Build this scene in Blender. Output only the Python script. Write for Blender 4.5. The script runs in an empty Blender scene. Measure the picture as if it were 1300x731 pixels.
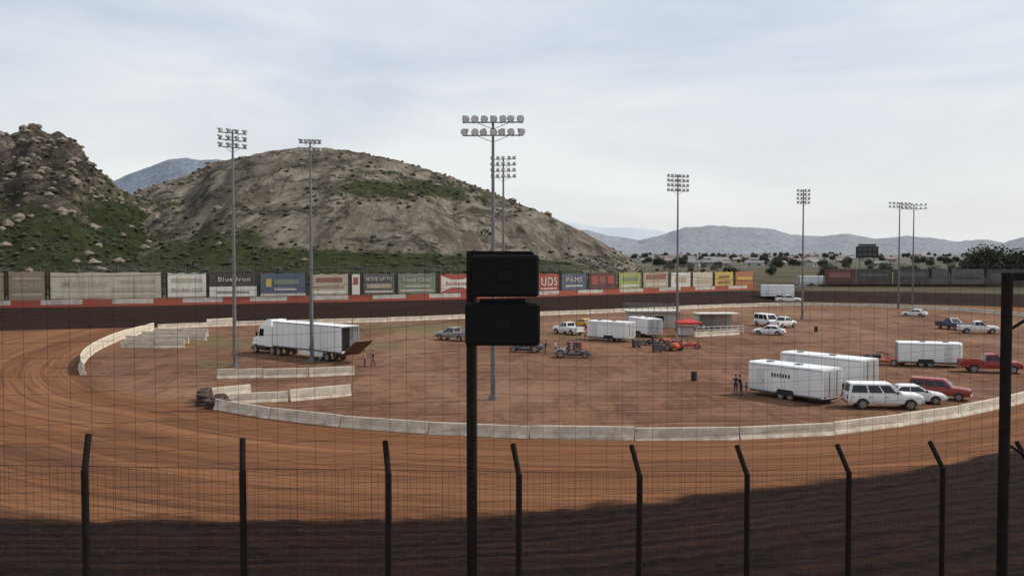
import bpy, math, random
import numpy as np
from mathutils import Vector, Matrix, noise as mn
random.seed(7); np.random.seed(7)
scene=bpy.context.scene
COL=scene.collection
H=11.4; F=1100.0; PIT=math.radians(1.85)
cp,sp=math.cos(PIT),math.sin(PIT)
def ray(px,py):
    x=(px-650)/F; y=-(py-365.5)/F
    return Vector((x, cp+y*sp, -sp+y*cp))
def P(px,py,z=0.0):
    d=ray(px,py); t=(z-H)/d.z
    return Vector((d.x*t,d.y*t,z))
def Q(px,py,dist):
    d=ray(px,py); t=dist/d.y
    return Vector((d.x*t,dist,H+d.z*t))
def proj(X,Y,Z):
    f=Y*cp-(Z-H)*sp; u=Y*sp+(Z-H)*cp
    return 650+F*X/f, 365.5-F*u/f
# ---------------------------------------------------------------- materials
MATS={}
def new_mat(name):
    m=bpy.data.materials.new(name); m.use_nodes=True
    nt=m.node_tree; b=nt.nodes['Principled BSDF']
    return m,nt,b
def c4(c): return (c[0],c[1],c[2],1)
def mixc(nt,fac,a,b):
    n=nt.nodes.new('ShaderNodeMix'); n.data_type='RGBA'
    for s,v in ((n.inputs[0],fac),(n.inputs[6],a),(n.inputs[7],b)):
        if isinstance(v,bpy.types.NodeSocket): nt.links.new(v,s)
        elif isinstance(v,(tuple,list)): s.default_value=c4(v)
        else: s.default_value=v
    return n.outputs[2]
def noisen(nt,vec,scale,detail=4,rough=0.6,dist=0.0):
    n=nt.nodes.new('ShaderNodeTexNoise'); n.inputs['Scale'].default_value=scale
    n.inputs['Detail'].default_value=detail; n.inputs['Roughness'].default_value=rough
    n.inputs['Distortion'].default_value=dist
    if vec is not None: nt.links.new(vec,n.inputs['Vector'])
    return n.outputs['Fac']
def ramp(nt,src,a,b,va=0.0,vb=1.0):
    n=nt.nodes.new('ShaderNodeMapRange'); n.clamp=True
    n.inputs[1].default_value=a; n.inputs[2].default_value=b; n.inputs[3].default_value=va; n.inputs[4].default_value=vb
    nt.links.new(src,n.inputs[0]); return n.outputs[0]
def mathn(nt,op,a,b=None):
    n=nt.nodes.new('ShaderNodeMath'); n.operation=op
    for i,v in enumerate((a,b)):
        if v is None: continue
        if isinstance(v,bpy.types.NodeSocket): nt.links.new(v,n.inputs[i])
        else: n.inputs[i].default_value=v
    return n.outputs[0]
def mapping(nt,vec,scale):
    n=nt.nodes.new('ShaderNodeMapping'); n.inputs['Scale'].default_value=scale
    nt.links.new(vec,n.inputs['Vector']); return n.outputs[0]
def sepx(nt,vec,k):
    n=nt.nodes.new('ShaderNodeSeparateXYZ'); nt.links.new(vec,n.inputs[0]); return n.outputs[k]
def geo_pos(nt): return nt.nodes.new('ShaderNodeNewGeometry').outputs['Position']
def obj_co(nt): return nt.nodes.new('ShaderNodeTexCoord').outputs['Object']
def bump(nt,b,h,strength,dist):
    n=nt.nodes.new('ShaderNodeBump'); n.inputs['Strength'].default_value=strength; n.inputs['Distance'].default_value=dist
    nt.links.new(h,n.inputs['Height']); nt.links.new(n.outputs[0],b.inputs['Normal'])
def M(name,col,rough=0.6,metal=0.0,var=0.25,scale=3.0,dirt=0.0,bmp=0.0,spec=None):
    """generic weathered procedural surface"""
    key=(name,)
    if key in MATS: return MATS[key]
    m,nt,b=new_mat(name); oc=obj_co(nt)
    f=ramp(nt,noisen(nt,oc,scale,6,0.65),0.3,0.7)
    dark=tuple(c*(1-var) for c in col)
    c=mixc(nt,f,dark,col)
    if dirt>0:
        low=ramp(nt,sepx(nt,oc,2),0.2,1.6,1.0,0.12)
        d=mathn(nt,'MULTIPLY',low,ramp(nt,noisen(nt,oc,1.7,6,0.7),0.3,0.75))
        d=mathn(nt,'MULTIPLY',d,dirt)
        c=mixc(nt,d,c,(0.22,0.13,0.075))
    nt.links.new(c,b.inputs['Base Color'])
    b.inputs['Roughness'].default_value=rough; b.inputs['Metallic'].default_value=metal
    if spec is not None: b.inputs['Specular IOR Level'].default_value=spec
    if bmp>0: bump(nt,b,noisen(nt,oc,scale*6,5,0.6),0.5,bmp)
    MATS[key]=m; return m
white=M('white_paint',(0.80,0.80,0.78),0.35,0,0.10,0.7,0.45)
white2=M('trailer_white',(0.78,0.79,0.79),0.4,0,0.10,0.5,0.4)
redp=M('red_paint',(0.30,0.02,0.016),0.3,0,0.2,1,0.4)
bluep=M('blue_paint',(0.03,0.055,0.12),0.3,0,0.2,1,0.45)
silver=M('silver_paint',(0.30,0.30,0.30),0.3,0.3,0.15,1,0.5)
orange=M('orange_paint',(0.75,0.09,0.015),0.35,0,0.15,2,0.15)
yellow=M('yellow_paint',(0.7,0.42,0.03),0.4,0,0.15,2,0.3)
blackp=M('black_paint',(0.012,0.012,0.013),0.5,0,0.2,2,0.1)
glass=M('dark_glass',(0.012,0.015,0.018),0.08,0,0.1,1)
rubber=M('tyre_rubber',(0.018,0.016,0.015),0.85,0,0.3,5,0.4)
rimm=M('rim_metal',(0.42,0.42,0.42),0.35,0.6,0.2,5,0.3)
chrome=M('bumper_metal',(0.4,0.4,0.4),0.3,0.7,0.2,4,0.3)
dark=M('dark_trim',(0.015,0.015,0.015),0.7,0,0.2,4)
lampred=M('tail_lamp_red',(0.3,0.01,0.01),0.3)
lampw=M('head_lamp_clear',(0.7,0.7,0.68),0.15)
galv=M('galvanised_steel',(0.17,0.17,0.168),0.6,0.3,0.25,1.5)
lampal=M('lamp_aluminium',(0.26,0.26,0.25),0.45,0.5,0.2,4)
lens=M('lamp_lens',(0.62,0.64,0.66),0.12,0,0.05,4)
rust=M('fence_post_paint',(0.014,0.0095,0.0075),0.9,0,0.5,5,0,0.004,0.12)
wire=M('fence_wire',(0.022,0.015,0.011),0.8,0.0,0.3,5,0,0,0.15)
spk=M('speaker_black',(0.0045,0.0045,0.0045),0.85,0,0.3,6,0,0.003,0.12)
grille=M('speaker_grille',(0.008,0.008,0.008),0.7,0.0,0.5,60,0,0,0.1)
conc=M('barrier_concrete',(0.74,0.66,0.53),0.85,0,0.34,1.2,0.8,0.01)
conc2=M('building_concrete',(0.52,0.49,0.43),0.85,0,0.25,0.8,0.3)
wood=M('plywood',(0.17,0.085,0.05),0.8,0,0.35,2)
skin=M('skin',(0.45,0.27,0.19),0.6,0,0.1,8)
denim=M('denim',(0.03,0.04,0.07),0.85,0,0.3,12)
shirtd=M('dark_shirt',(0.025,0.025,0.03),0.9,0,0.3,12)
shirtr=M('tan_shirt',(0.30,0.22,0.16),0.9,0,0.2,12)
shirtw=M('pale_shirt',(0.5,0.5,0.5),0.9,0,0.2,12)
hairm=M('hair_brown',(0.03,0.02,0.012),0.8,0,0.3,20)
# ---------------------------------------------------------------- mesh builder
class MB:
    def __init__(s): s.v=[]; s.f=[]; s.m=[]
    def add(s,vs,fs,mi=0):
        o=len(s.v); s.v+=[tuple(v) for v in vs]
        for f in fs: s.f.append([i+o for i in f]); s.m.append(mi)
    def box(s,c,d,mi=0,yaw=0.0,pitch=0.0,ch=0.0):
        x,y,z=d[0]/2,d[1]/2,d[2]/2
        R=Matrix.Rotation(yaw,3,'Z')@Matrix.Rotation(pitch,3,'Y')
        if ch<=0:
            vs=[(-x,-y,-z),(x,-y,-z),(x,y,-z),(-x,y,-z),(-x,-y,z),(x,-y,z),(x,y,z),(-x,y,z)]
            fs=[(0,3,2,1),(4,5,6,7),(0,1,5,4),(1,2,6,5),(2,3,7,6),(3,0,4,7)]
        else:
            def ring(k,zz): return [(-x+k,-y,zz),(x-k,-y,zz),(x,-y+k,zz),(x,y-k,zz),(x-k,y,zz),(-x+k,y,zz),(-x,y-k,zz),(-x,-y+k,zz)]
            def ring2(zz): return [(a*(x-ch)/x,b*(y-ch)/y,zz) for a,b,_ in ring(ch,0)]
            vs=ring2(-z)+ring(ch,-z+ch)+ring(ch,z-ch)+ring2(z)
            fs=[tuple(reversed(range(8))),tuple(range(24,32))]
            for r in range(3):
                for i in range(8):
                    j=(i+1)%8; fs.append((r*8+i,r*8+j,r*8+8+j,r*8+8+i))
        vs=[R@Vector(v)+Vector(c) for v in vs]; s.add(vs,fs,mi)
    def cyl(s,p0,p1,r0,r1=None,n=8,mi=0,cap=True):
        if r1 is None: r1=r0
        p0=Vector(p0);p1=Vector(p1); a=(p1-p0).normalized()
        b=a.orthogonal().normalized(); c=a.cross(b)
        vs=[]
        for p,r in((p0,r0),(p1,r1)):
            for i in range(n):
                t=2*math.pi*(i+0.5)/n; vs.append(p+b*(r*math.cos(t))+c*(r*math.sin(t)))
        fs=[(i,(i+1)%n,n+(i+1)%n,n+i) for i in range(n)]
        if cap: fs+=[tuple(reversed(range(n))),tuple(range(n,2*n))]
        s.add(vs,fs,mi)
    def loft(s,secs,mi=0,cap=True):
        n=len(secs[0]); vs=[p for q in secs for p in q]; fs=[]
        for k in range(len(secs)-1):
            for i in range(n):
                j=(i+1)%n; fs.append((k*n+i,k*n+j,(k+1)*n+j,(k+1)*n+i))
        if cap: fs+=[tuple(reversed(range(n))),tuple((len(secs)-1)*n+i for i in range(n))]
        s.add(vs,fs,mi)
    def quad(s,a,b,c,d,mi=0): s.add([a,b,c,d],[(0,1,2,3)],mi)
    def mesh(s,name,mats,smooth=False,fix=True):
        me=bpy.data.meshes.new(name); me.from_pydata(s.v,[],s.f)
        for m in (mats if isinstance(mats,(list,tuple)) else [mats]): me.materials.append(m)
        me.polygons.foreach_set('material_index',s.m)
        if smooth: me.polygons.foreach_set('use_smooth',[True]*len(s.f))
        me.update()
        if fix:
            import bmesh
            bm=bmesh.new(); bm.from_mesh(me); bmesh.ops.recalc_face_normals(bm,faces=bm.faces); bm.to_mesh(me); bm.free()
        return me
def O(name,me,parent=None,loc=(0,0,0),rot=(0,0,0)):
    o=bpy.data.objects.new(name,me); COL.objects.link(o); o.location=loc; o.rotation_euler=rot
    if parent is not None: o.parent=parent
    return o
def part(name,mb,mats,parent,loc=(0,0,0),rot=(0,0,0),smooth=False):
    return O(name,mb.mesh(name,mats,smooth) if isinstance(mb,MB) else mb,parent,loc,rot)
def root(name,label,cat,group=None,loc=(0,0,0),yaw=0.0):
    e=O(name,None,None,loc,(0,0,yaw)); e.empty_display_size=0.5
    tag(e,label,cat,group); return e
def tag(o,label,cat,group=None):
    o['label']=label; o['category']=cat
    if group: o['group']=group
def catmull(pts,step,closed=False):
    pts=[np.array(p[:2],float) for p in pts]; n=len(pts); out=[]
    rng=range(n) if closed else range(n-1)
    for i in rng:
        if closed: p0,p1,p2,p3=pts[i-1],pts[i],pts[(i+1)%n],pts[(i+2)%n]
        else: p0,p1,p2,p3=pts[max(i-1,0)],pts[i],pts[i+1],pts[min(i+2,n-1)]
        k=max(1,int(np.linalg.norm(p2-p1)/step))
        for j in range(k):
            t=j/k; out.append(0.5*((2*p1)+(p2-p0)*t+(2*p0-5*p1+4*p2-p3)*t*t+(3*p1-p0-3*p2+p3)*t**3))
    if not closed: out.append(pts[-1])
    return np.array(out)
# ---------------------------------------------------------------- track layout
DK=[(0,650),(300,652),(500,651),(650,645),(800,631),(950,614),(1100,597),(1200,581),(1300,558),(1400,522),(1500,480),(1530,430),(1450,402),(1300,391),(1150,386.5),(1000,385),(800,394),(600,402),(400,410),(200,416),(0,421),(-150,432),(-330,470),(-420,540),(-250,630)]
DKW=catmull([P(*p) for p in DK],3,True)
IN_NEAR=[(274,519),(330,529),(420,540),(500,547),(600,553),(700,556.5),(830,558),(960,557),(1050,552),(1100,546),(1180,535),(1250,522),(1300,510),(1400,484)]
IN_LEFT=[(106,476),(103,464),(112,452),(132,440),(160,429),(195,419)]
IN_FAR=[(200,418),(300,413.5),(400,411),(500,408),(600,404),(700,400),(800,396),(900,391),(1000,388),(1100,389.5),(1200,393.5),(1300,402),(1400,415)]
def smooth(t): t=np.clip(t,0,1); return t*t*(3-2*t)
def seg_dist(X,Y,W,closed=True):
    best=np.full(X.shape,1e18); along=np.zeros(X.shape); cum=0; inside=np.zeros(X.shape,bool)
    n=len(W)
    for i in range(n if closed else n-1):
        a=W[i]; b=W[(i+1)%n]; d=b-a; L2=d@d+1e-9
        t=np.clip(((X-a[0])*d[0]+(Y-a[1])*d[1])/L2,0,1)
        q=(X-a[0]-t*d[0])**2+(Y-a[1]-t*d[1])**2
        m=q<best; best=np.where(m,q,best); along=np.where(m,cum+t*math.sqrt(L2),along)
        cum+=math.sqrt(L2)
        if closed:
            c=((a[1]>Y)!=(b[1]>Y)) & (X<(b[0]-a[0])*(Y-a[1])/(b[1]-a[1]+1e-12)+a[0])
            inside^=c
    return np.sqrt(best),along,inside
def ground_fields(X,Y):
    d,al,ins=seg_dist(X,Y,DKW); sd=np.where(ins,-d,d)
    Z=2.4*smooth(sd/18)+np.clip(Y-350,0,2300)*0.0125
    return Z,sd,al
def gz(x,y):
    return float(ground_fields(np.array([x]),np.array([y]))[0][0])
# ---------------------------------------------------------------- ground sheet
rows=np.concatenate([np.linspace(6,70,320),np.linspace(70,330,260)[1:],np.geomspace(330,16000,90)[1:]])
cols=np.tan(np.linspace(-0.98,0.98,420))
GX=(cols[None,:]*(rows[:,None]+6)); GY=np.repeat(rows[:,None],len(cols),1)
Z,SD,AL=ground_fields(GX.ravel(),GY.ravel())
nz=np.array([mn.noise(Vector((x*0.35,y*0.35,0)))*0.5+mn.noise(Vector((x*1.1,y*1.1,3)))*0.3 if y<150 else 0 for x,y in zip(GX.ravel(),GY.ravel())])
fur=np.sin(SD*2*math.pi/1.1+nz*2.0)*np.where((GY.ravel()<62)&(SD>0.5),0.07,0)
Z=Z+nz*0.10*np.where(SD>0,1.9,0.4)+fur
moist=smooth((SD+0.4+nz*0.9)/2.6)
nr,nc=GX.shape
V=np.stack([GX.ravel(),GY.ravel(),Z],1)
idx=np.arange(nr*nc).reshape(nr,nc)
FC=np.stack([idx[:-1,:-1],idx[:-1,1:],idx[1:,1:],idx[1:,:-1]],-1).reshape(-1,4)
me=bpy.data.meshes.new('ground'); me.from_pydata(V.tolist(),[],FC.tolist())
me.polygons.foreach_set('use_smooth',[True]*len(FC))
def attr(me,name,arr,typ='FLOAT'):
    a=me.attributes.new(name,typ,'POINT')
    a.data.foreach_set('value' if typ=='FLOAT' else 'vector',np.asarray(arr,dtype=np.float32).ravel())
INP=catmull([P(*p) for p in IN_NEAR+[(1480,450),(1450,425)]+IN_FAR[::-1]+IN_LEFT[::-1]+[(150,500)]],3,True)
di,ali,insi=seg_dist(GX.ravel(),GY.ravel(),INP)
attr(me,'moist',moist); attr(me,'infield',smooth((np.where(insi,di,-di)+1)/3))
attr(me,'tc',np.stack([np.where(insi,-di,di),ali*0.03,np.zeros_like(di)],1),'FLOAT_VECTOR')
attr(me,'bk',np.stack([SD,AL*0.05,np.zeros_like(di)],1),'FLOAT_VECTOR')
px,py=proj(GX.ravel(),GY.ravel(),Z)
veg=np.zeros(len(Z))
for cx,cy,rx,ry in((268,463,26,6),(410,457,20,6),(520,414,80,5),(300,436,50,5),(700,425,50,3),(560,420,70,4),(250,430,40,4),(480,440,40,5)):
    veg+=np.exp(-((px-cx)/rx)**2-((py-cy)/ry)**2)
outer=smooth((GY.ravel()-185-0.12*GX.ravel())/8)*np.where(SD>24,1,0)
attr(me,'veg',np.clip(veg,0,1)); attr(me,'outer',outer)
m,nt,b=new_mat('track_dirt'); pos=geo_pos(nt)
def A(nt,name,vec=False):
    n=nt.nodes.new('ShaderNodeAttribute'); n.attribute_name=name; return n.outputs['Vector' if vec else 'Fac']
n1=ramp(nt,noisen(nt,pos,0.05,7,0.65),0.40,0.60); n2=ramp(nt,noisen(nt,pos,0.9,9,0.75),0.3,0.7)
tc=A(nt,'tc',True); bk=A(nt,'bk',True)
st=ramp(nt,noisen(nt,tc,1.3,9,0.75),0.38,0.62)
st2=ramp(nt,noisen(nt,mapping(nt,tc,(0.25,0.6,1)),1.0,4,0.55),0.40,0.60)
ruts=ramp(nt,noisen(nt,mapping(nt,tc,(3.2,1.0,1)),1.0,6,0.65),0.50,0.62)
ruts2=ramp(nt,noisen(nt,mapping(nt,tc,(1.4,1.6,1)),1.0,7,0.6,1.2),0.53,0.60)
damp=ramp(nt,noisen(nt,mapping(nt,tc,(0.35,1.1,1)),1.0,6,0.65,0.8),0.50,0.66)
track=mixc(nt,st,(0.135,0.052,0.021),(0.240,0.102,0.044))
track=mixc(nt,mathn(nt,'MULTIPLY',st2,0.65),track,(0.285,0.130,0.060))
track=mixc(nt,mathn(nt,'MULTIPLY',ruts,0.55),track,(0.070,0.028,0.015))
track=mixc(nt,mathn(nt,'MULTIPLY',damp,0.65),track,(0.088,0.036,0.019))
track=mixc(nt,mathn(nt,'MULTIPLY',ruts2,0.4),track,(0.055,0.024,0.014))
inf=mixc(nt,n1,(0.135,0.062,0.032),(0.235,0.124,0.072))
fine=ramp(nt,noisen(nt,mapping(nt,pos,(1,0.35,1)),0.35,9,0.78,0.8),0.44,0.60)
inf=mixc(nt,mathn(nt,'MULTIPLY',fine,0.7),inf,(0.078,0.036,0.022))
tr=ramp(nt,noisen(nt,mapping(nt,pos,(0.12,1.1,1)),0.8,7,0.7,1.5),0.52,0.60)
inf=mixc(nt,mathn(nt,'MULTIPLY',tr,0.55),inf,(0.31,0.18,0.115))
tr2=ramp(nt,noisen(nt,mapping(nt,pos,(0.5,0.09,1)),0.8,7,0.65,2.0),0.54,0.60)
inf=mixc(nt,mathn(nt,'MULTIPLY',tr2,0.45),inf,(0.075,0.036,0.022))
pat=ramp(nt,noisen(nt,mapping(nt,pos,(0.03,0.016,1)),1.0,8,0.7,0.8),0.50,0.60)
inf=mixc(nt,mathn(nt,'MULTIPLY',pat,0.4),inf,(0.31,0.195,0.128))
base=mixc(nt,A(nt,'infield'),track,inf)
base=mixc(nt,mathn(nt,'MULTIPLY',n2,0.4),base,(0.10,0.044,0.022))
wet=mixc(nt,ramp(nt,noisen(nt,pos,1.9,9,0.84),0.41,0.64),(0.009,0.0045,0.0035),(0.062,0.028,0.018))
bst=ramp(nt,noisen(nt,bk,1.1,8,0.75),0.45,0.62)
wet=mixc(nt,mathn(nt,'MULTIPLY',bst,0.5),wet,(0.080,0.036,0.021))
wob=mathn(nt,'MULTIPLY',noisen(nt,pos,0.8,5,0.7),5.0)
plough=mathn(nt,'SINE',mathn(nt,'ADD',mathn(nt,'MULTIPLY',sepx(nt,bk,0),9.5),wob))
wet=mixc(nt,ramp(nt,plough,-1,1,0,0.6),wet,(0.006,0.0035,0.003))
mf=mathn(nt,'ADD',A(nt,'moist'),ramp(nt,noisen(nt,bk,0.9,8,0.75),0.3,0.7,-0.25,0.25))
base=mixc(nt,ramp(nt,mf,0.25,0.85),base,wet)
grass=mixc(nt,ramp(nt,noisen(nt,pos,0.6,6,0.7),0.3,0.7),(0.05,0.065,0.018),(0.16,0.14,0.06))
gm=mathn(nt,'MULTIPLY',A(nt,'veg'),ramp(nt,noisen(nt,pos,1.2,6,0.8),0.42,0.55))
base=mixc(nt,gm,base,grass)
land=mixc(nt,ramp(nt,noisen(nt,pos,0.02,8,0.7),0.35,0.65),(0.05,0.052,0.026),(0.14,0.11,0.07))
base=mixc(nt,A(nt,'outer'),base,land)
base=mixc(nt,ramp(nt,sepx(nt,pos,1),450,2500,0,0.8),base,(0.27,0.29,0.30))  # far ground fades to pale grey: distance haze painted into its colour
nt.links.new(base,b.inputs['Base Color']); b.inputs['Roughness'].default_value=0.95
b.inputs['Specular IOR Level'].default_value=0.12
hh=mathn(nt,'ADD',noisen(nt,pos,2.2,10,0.82),mathn(nt,'MULTIPLY',st,0.3))
hh=mathn(nt,'SUBTRACT',hh,mathn(nt,'MULTIPLY',ruts,0.25))
hh=mathn(nt,'SUBTRACT',hh,mathn(nt,'MULTIPLY',mathn(nt,'MULTIPLY',plough,A(nt,'moist')),0.2))
bn=nt.nodes.new('ShaderNodeBump'); bn.inputs['Distance'].default_value=0.4
nt.links.new(ramp(nt,A(nt,'moist'),0,1,0.4,1.0),bn.inputs['Strength']); nt.links.new(hh,bn.inputs['Height']); nt.links.new(bn.outputs[0],b.inputs['Normal'])
me.materials.append(m)
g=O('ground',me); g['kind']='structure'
# ---------------------------------------------------------------- hills
def rock_mat(name,rocka,rockb,green,haze=0.0,hazec=(0.35,0.42,0.5),crk=0.45,vth=(0.40,0.52),dk=0.5,vscale=0.045,cs=0.06):
    m,nt,b=new_mat(name); pos=geo_pos(nt)
    s1=ramp(nt,noisen(nt,mapping(nt,pos,(0.10,0.022,0.022)),1.0,11,0.75,0.7),0.41,0.59)
    s3=ramp(nt,noisen(nt,mapping(nt,pos,(0.05,0.010,0.02)),1.0,9,0.78,1.2),0.47,0.58)
    s2=ramp(nt,noisen(nt,pos,0.30,10,0.84),0.44,0.62)
    slab=ramp(nt,noisen(nt,mapping(nt,pos,(0.018,0.010,0.05)),1.0,7,0.6,1.6),0.42,0.58)
    v=nt.nodes.new('ShaderNodeTexVoronoi'); v.inputs['Scale'].default_value=cs; v.feature='DISTANCE_TO_EDGE'
    wp=nt.nodes.new('ShaderNodeVectorMath'); wp.operation='ADD'
    nn=nt.nodes.new('ShaderNodeTexNoise'); nn.inputs['Scale'].default_value=0.05; nn.inputs['Detail'].default_value=8; nn.inputs['Roughness'].default_value=0.7
    nt.links.new(pos,nn.inputs['Vector'])
    sc=nt.nodes.new('ShaderNodeVectorMath'); sc.operation='SCALE'; sc.inputs['Scale'].default_value=45
    nt.links.new(nn.outputs['Color'],sc.inputs[0]); nt.links.new(pos,wp.inputs[0]); nt.links.new(sc.outputs[0],wp.inputs[1])
    nt.links.new(mapping(nt,wp.outputs[0],(1,0.35,0.8)),v.inputs['Vector'])
    crack=mathn(nt,'MULTIPLY',ramp(nt,v.outputs['Distance'],0.0,0.08,1,0),ramp(nt,noisen(nt,pos,0.06,5,0.7),0.42,0.54))
    c=mixc(nt,s1,rocka,rockb)
    c=mixc(nt,mathn(nt,'MULTIPLY',slab,0.45),c,tuple(min(1,x*1.2) for x in rockb))
    c=mixc(nt,mathn(nt,'MULTIPLY',s3,dk),c,tuple(x*0.42 for x in rocka))
    c=mixc(nt,mathn(nt,'MULTIPLY',s2,dk*0.85),c,tuple(x*0.42 for x in rocka))
    c=mixc(nt,mathn(nt,'MULTIPLY',crack,crk),c,(0.025,0.024,0.016))
    gr=mixc(nt,ramp(nt,noisen(nt,pos,0.25,9,0.82),0.38,0.65),green,(green[0]*2.2,green[1]*1.8,green[2]*1.9))
    gr=mixc(nt,ramp(nt,noisen(nt,pos,0.4,7,0.8),0.50,0.62,0,0.65),gr,(0.095,0.078,0.048))
    vg=mathn(nt,'ADD',A(nt,'veg'),ramp(nt,noisen(nt,pos,vscale,12,0.82,0.6),0,1,-0.85,0.85))
    c=mixc(nt,ramp(nt,vg,*vth),c,gr)
    if haze: c=mixc(nt,haze,c,hazec)  # aerial haze of the distant ranges, painted into the base colour
    nt.links.new(c,b.inputs['Base Color']); b.inputs['Roughness'].default_value=0.95; b.inputs['Specular IOR Level'].default_value=0.1
    hgt=mathn(nt,'SUBTRACT',mathn(nt,'ADD',noisen(nt,pos,0.22,12,0.78),mathn(nt,'MULTIPLY',s3,-0.25)),mathn(nt,'MULTIPLY',crack,0.45))
    bump(nt,b,hgt,0.95,3.2)
    return m
SURF={}
def hill(name,prof,dc,d0,d1,nu,nd,amp,mat,vegs=None,boulder=0.0,nscale=30,power=1.15,vb=0.0,gully=0.0,bscale=1.0):
    pxs=np.linspace(prof[0][0],prof[-1][0],nu)
    pys=np.interp(pxs,[p[0] for p in prof],[p[1] for p in prof])
    ds=np.concatenate([np.linspace(d0,dc,int(nd*0.75)),np.linspace(dc,d1,nd-int(nd*0.75)+1)[1:]])
    nD=len(ds); PX=np.tile(pxs,nD); D=np.repeat(ds,nu); X=(PX-650)/F*D
    base=np.clip(D-350,0,2300)*0.0125+(2.4 if dc<2000 else 0)
    topz=np.array([Q(a,b_,dc).z for a,b_ in zip(pxs,pys)]); T=np.tile(topz,nD)
    hgt=np.maximum(T-base,-1)
    g_=np.where(D<=dc,np.sin(math.pi/2*np.clip((D-d0)/(dc-d0),0,1))**power,np.maximum(0,np.cos(math.pi/2*np.clip((D-dc)/(d1-dc),0,1))))
    n=np.array([mn.fractal(Vector((x/nscale,y/nscale,0.3)),0.9,2.1,6) for x,y in zip(X,D)])
    hk=np.clip(hgt,0,1e9)
    Zz=(hgt+1)*g_+n*amp*np.minimum(1,g_*1.6)*np.minimum(1,hk/15)
    if gully:
        r=np.array([mn.ridged_multi_fractal(Vector((x/42+y/160,y/95,1.7)),0.9,2.1,5,1.0,2.0) for x,y in zip(X,D)])
        Zz-=(r-1.0)*gully*np.minimum(1,g_*1.5)*np.minimum(1,hk/20)
    if boulder:
        s7=7*bscale; s17=19*bscale
        b1=np.array([mn.voronoi(Vector((x/s7,y/s7,0)))[0][0] for x,y in zip(X,D)]); b2=np.array([mn.voronoi(Vector((x/s17,y/s17,5)))[0][0] for x,y in zip(X,D)])
        Zz+=boulder*(np.maximum(0,0.55-b1)*1.6+np.maximum(0,0.6-b2)*5.0)*np.minimum(1,g_*2)*np.minimum(1,hk/20)
    Z2=(base-1+Zz).reshape(nD,nu); D2=D.reshape(nD,nu)
    elev=((Z2-H)/D2).max(0); want=(topz-H)/dc
    corr=np.clip((want+H/dc)/(np.maximum(elev+H/dc,1e-3)),0.5,1.5)
    k=6; cc=np.convolve(np.pad(corr,k,'edge'),np.ones(2*k+1)/(2*k+1),'valid')
    Zf=(base-1+Zz*np.tile(cc,nD))
    vgv=np.full(len(X),vb,float)
    if vegs:
        qx,qy=proj(X,D,Zf)
        for cx,cy,rx,ry,w in vegs: vgv+=w*np.exp(-((qx-cx)/rx)**2-((qy-cy)/ry)**2)
        vgv+=np.where(g_<0.32,0.6*(1-g_/0.32),0)
    ix=np.arange(nD*nu).reshape(nD,nu)
    f=np.stack([ix[:-1,:-1],ix[:-1,1:],ix[1:,1:],ix[1:,:-1]],-1).reshape(-1,4)
    vs=np.stack([X,D,Zf],1).tolist()
    me=bpy.data.meshes.new(name); me.from_pydata(vs,[],f.tolist()); me.polygons.foreach_set('use_smooth',[True]*len(f))
    attr(me,'veg',vgv); me.materials.append(mat)
    o=O(name,me); o['kind']='structure'; SURF[name]=(vs,vgv,ds,dc)
    return o
rk1=rock_mat('granite_boulders',(0.082,0.066,0.052),(0.20,0.163,0.124),(0.029,0.040,0.014),crk=0.85,dk=0.75,vscale=0.06,cs=0.09)
rk2=rock_mat('granite_slabs',(0.165,0.138,0.108),(0.335,0.285,0.222),(0.030,0.042,0.014),crk=0.85,dk=0.72,cs=0.05)
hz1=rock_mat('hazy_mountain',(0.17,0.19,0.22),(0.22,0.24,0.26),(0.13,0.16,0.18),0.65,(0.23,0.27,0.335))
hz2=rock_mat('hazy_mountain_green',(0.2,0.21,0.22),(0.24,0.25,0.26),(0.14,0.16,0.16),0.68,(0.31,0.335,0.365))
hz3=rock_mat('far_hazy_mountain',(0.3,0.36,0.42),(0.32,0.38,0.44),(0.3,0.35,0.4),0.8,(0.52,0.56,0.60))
hill('rocky_hill',[(-420,300),(-300,250),(-180,215),(-90,185),(-30,172),(0,167),(18,172),(30,163),(45,158),(60,167),(75,169),(92,172),(105,188),(118,208),(135,224),(160,243),(185,264),(215,286),(260,314),(310,335)],430,215,560,360,200,7,rk1,
   [(60,305,120,34,0.22),(0,260,60,30,0.08),(150,268,50,30,0.16),(120,335,320,24,0.6),(45,205,26,24,-0.22),(15,190,50,16,-0.2)],boulder=1.5,nscale=26,vb=0.37,gully=3.8,bscale=1.2)
hill('granite_hill',[(60,335),(120,290),(150,262),(170,247),(200,235),(232,226),(255,216),(268,208),(300,201),(345,192),(380,188),(420,188),(450,192),(500,203),(545,215),(600,235),(650,255),(700,275),(735,292),(765,308),(795,326),(815,339),(840,350)],520,225,700,440,190,3.2,rk2,
   [(190,258,50,18,0.30),(225,305,75,28,0.34),(330,326,90,12,0.34),(470,236,100,13,0.34),(560,244,100,14,0.38),(640,262,50,10,0.25),(500,216,80,8,0.26),(320,285,24,26,0.22),(400,262,70,14,0.18),(420,338,380,13,0.6),(540,290,90,16,-0.12),(680,300,70,16,-0.10)],boulder=0.4,nscale=55,vb=0.13,gully=3.4,power=0.95,bscale=1.8)
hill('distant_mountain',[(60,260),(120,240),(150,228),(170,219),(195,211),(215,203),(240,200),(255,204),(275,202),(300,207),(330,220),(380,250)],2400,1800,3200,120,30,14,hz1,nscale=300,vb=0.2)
hill('distant_mountain',[(560,290),(640,276),(700,276),(730,283),(765,289),(800,289),(840,293),(870,300),(920,318)],8000,6500,9500,120,20,30,hz3,nscale=900,vb=0.0)
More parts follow.
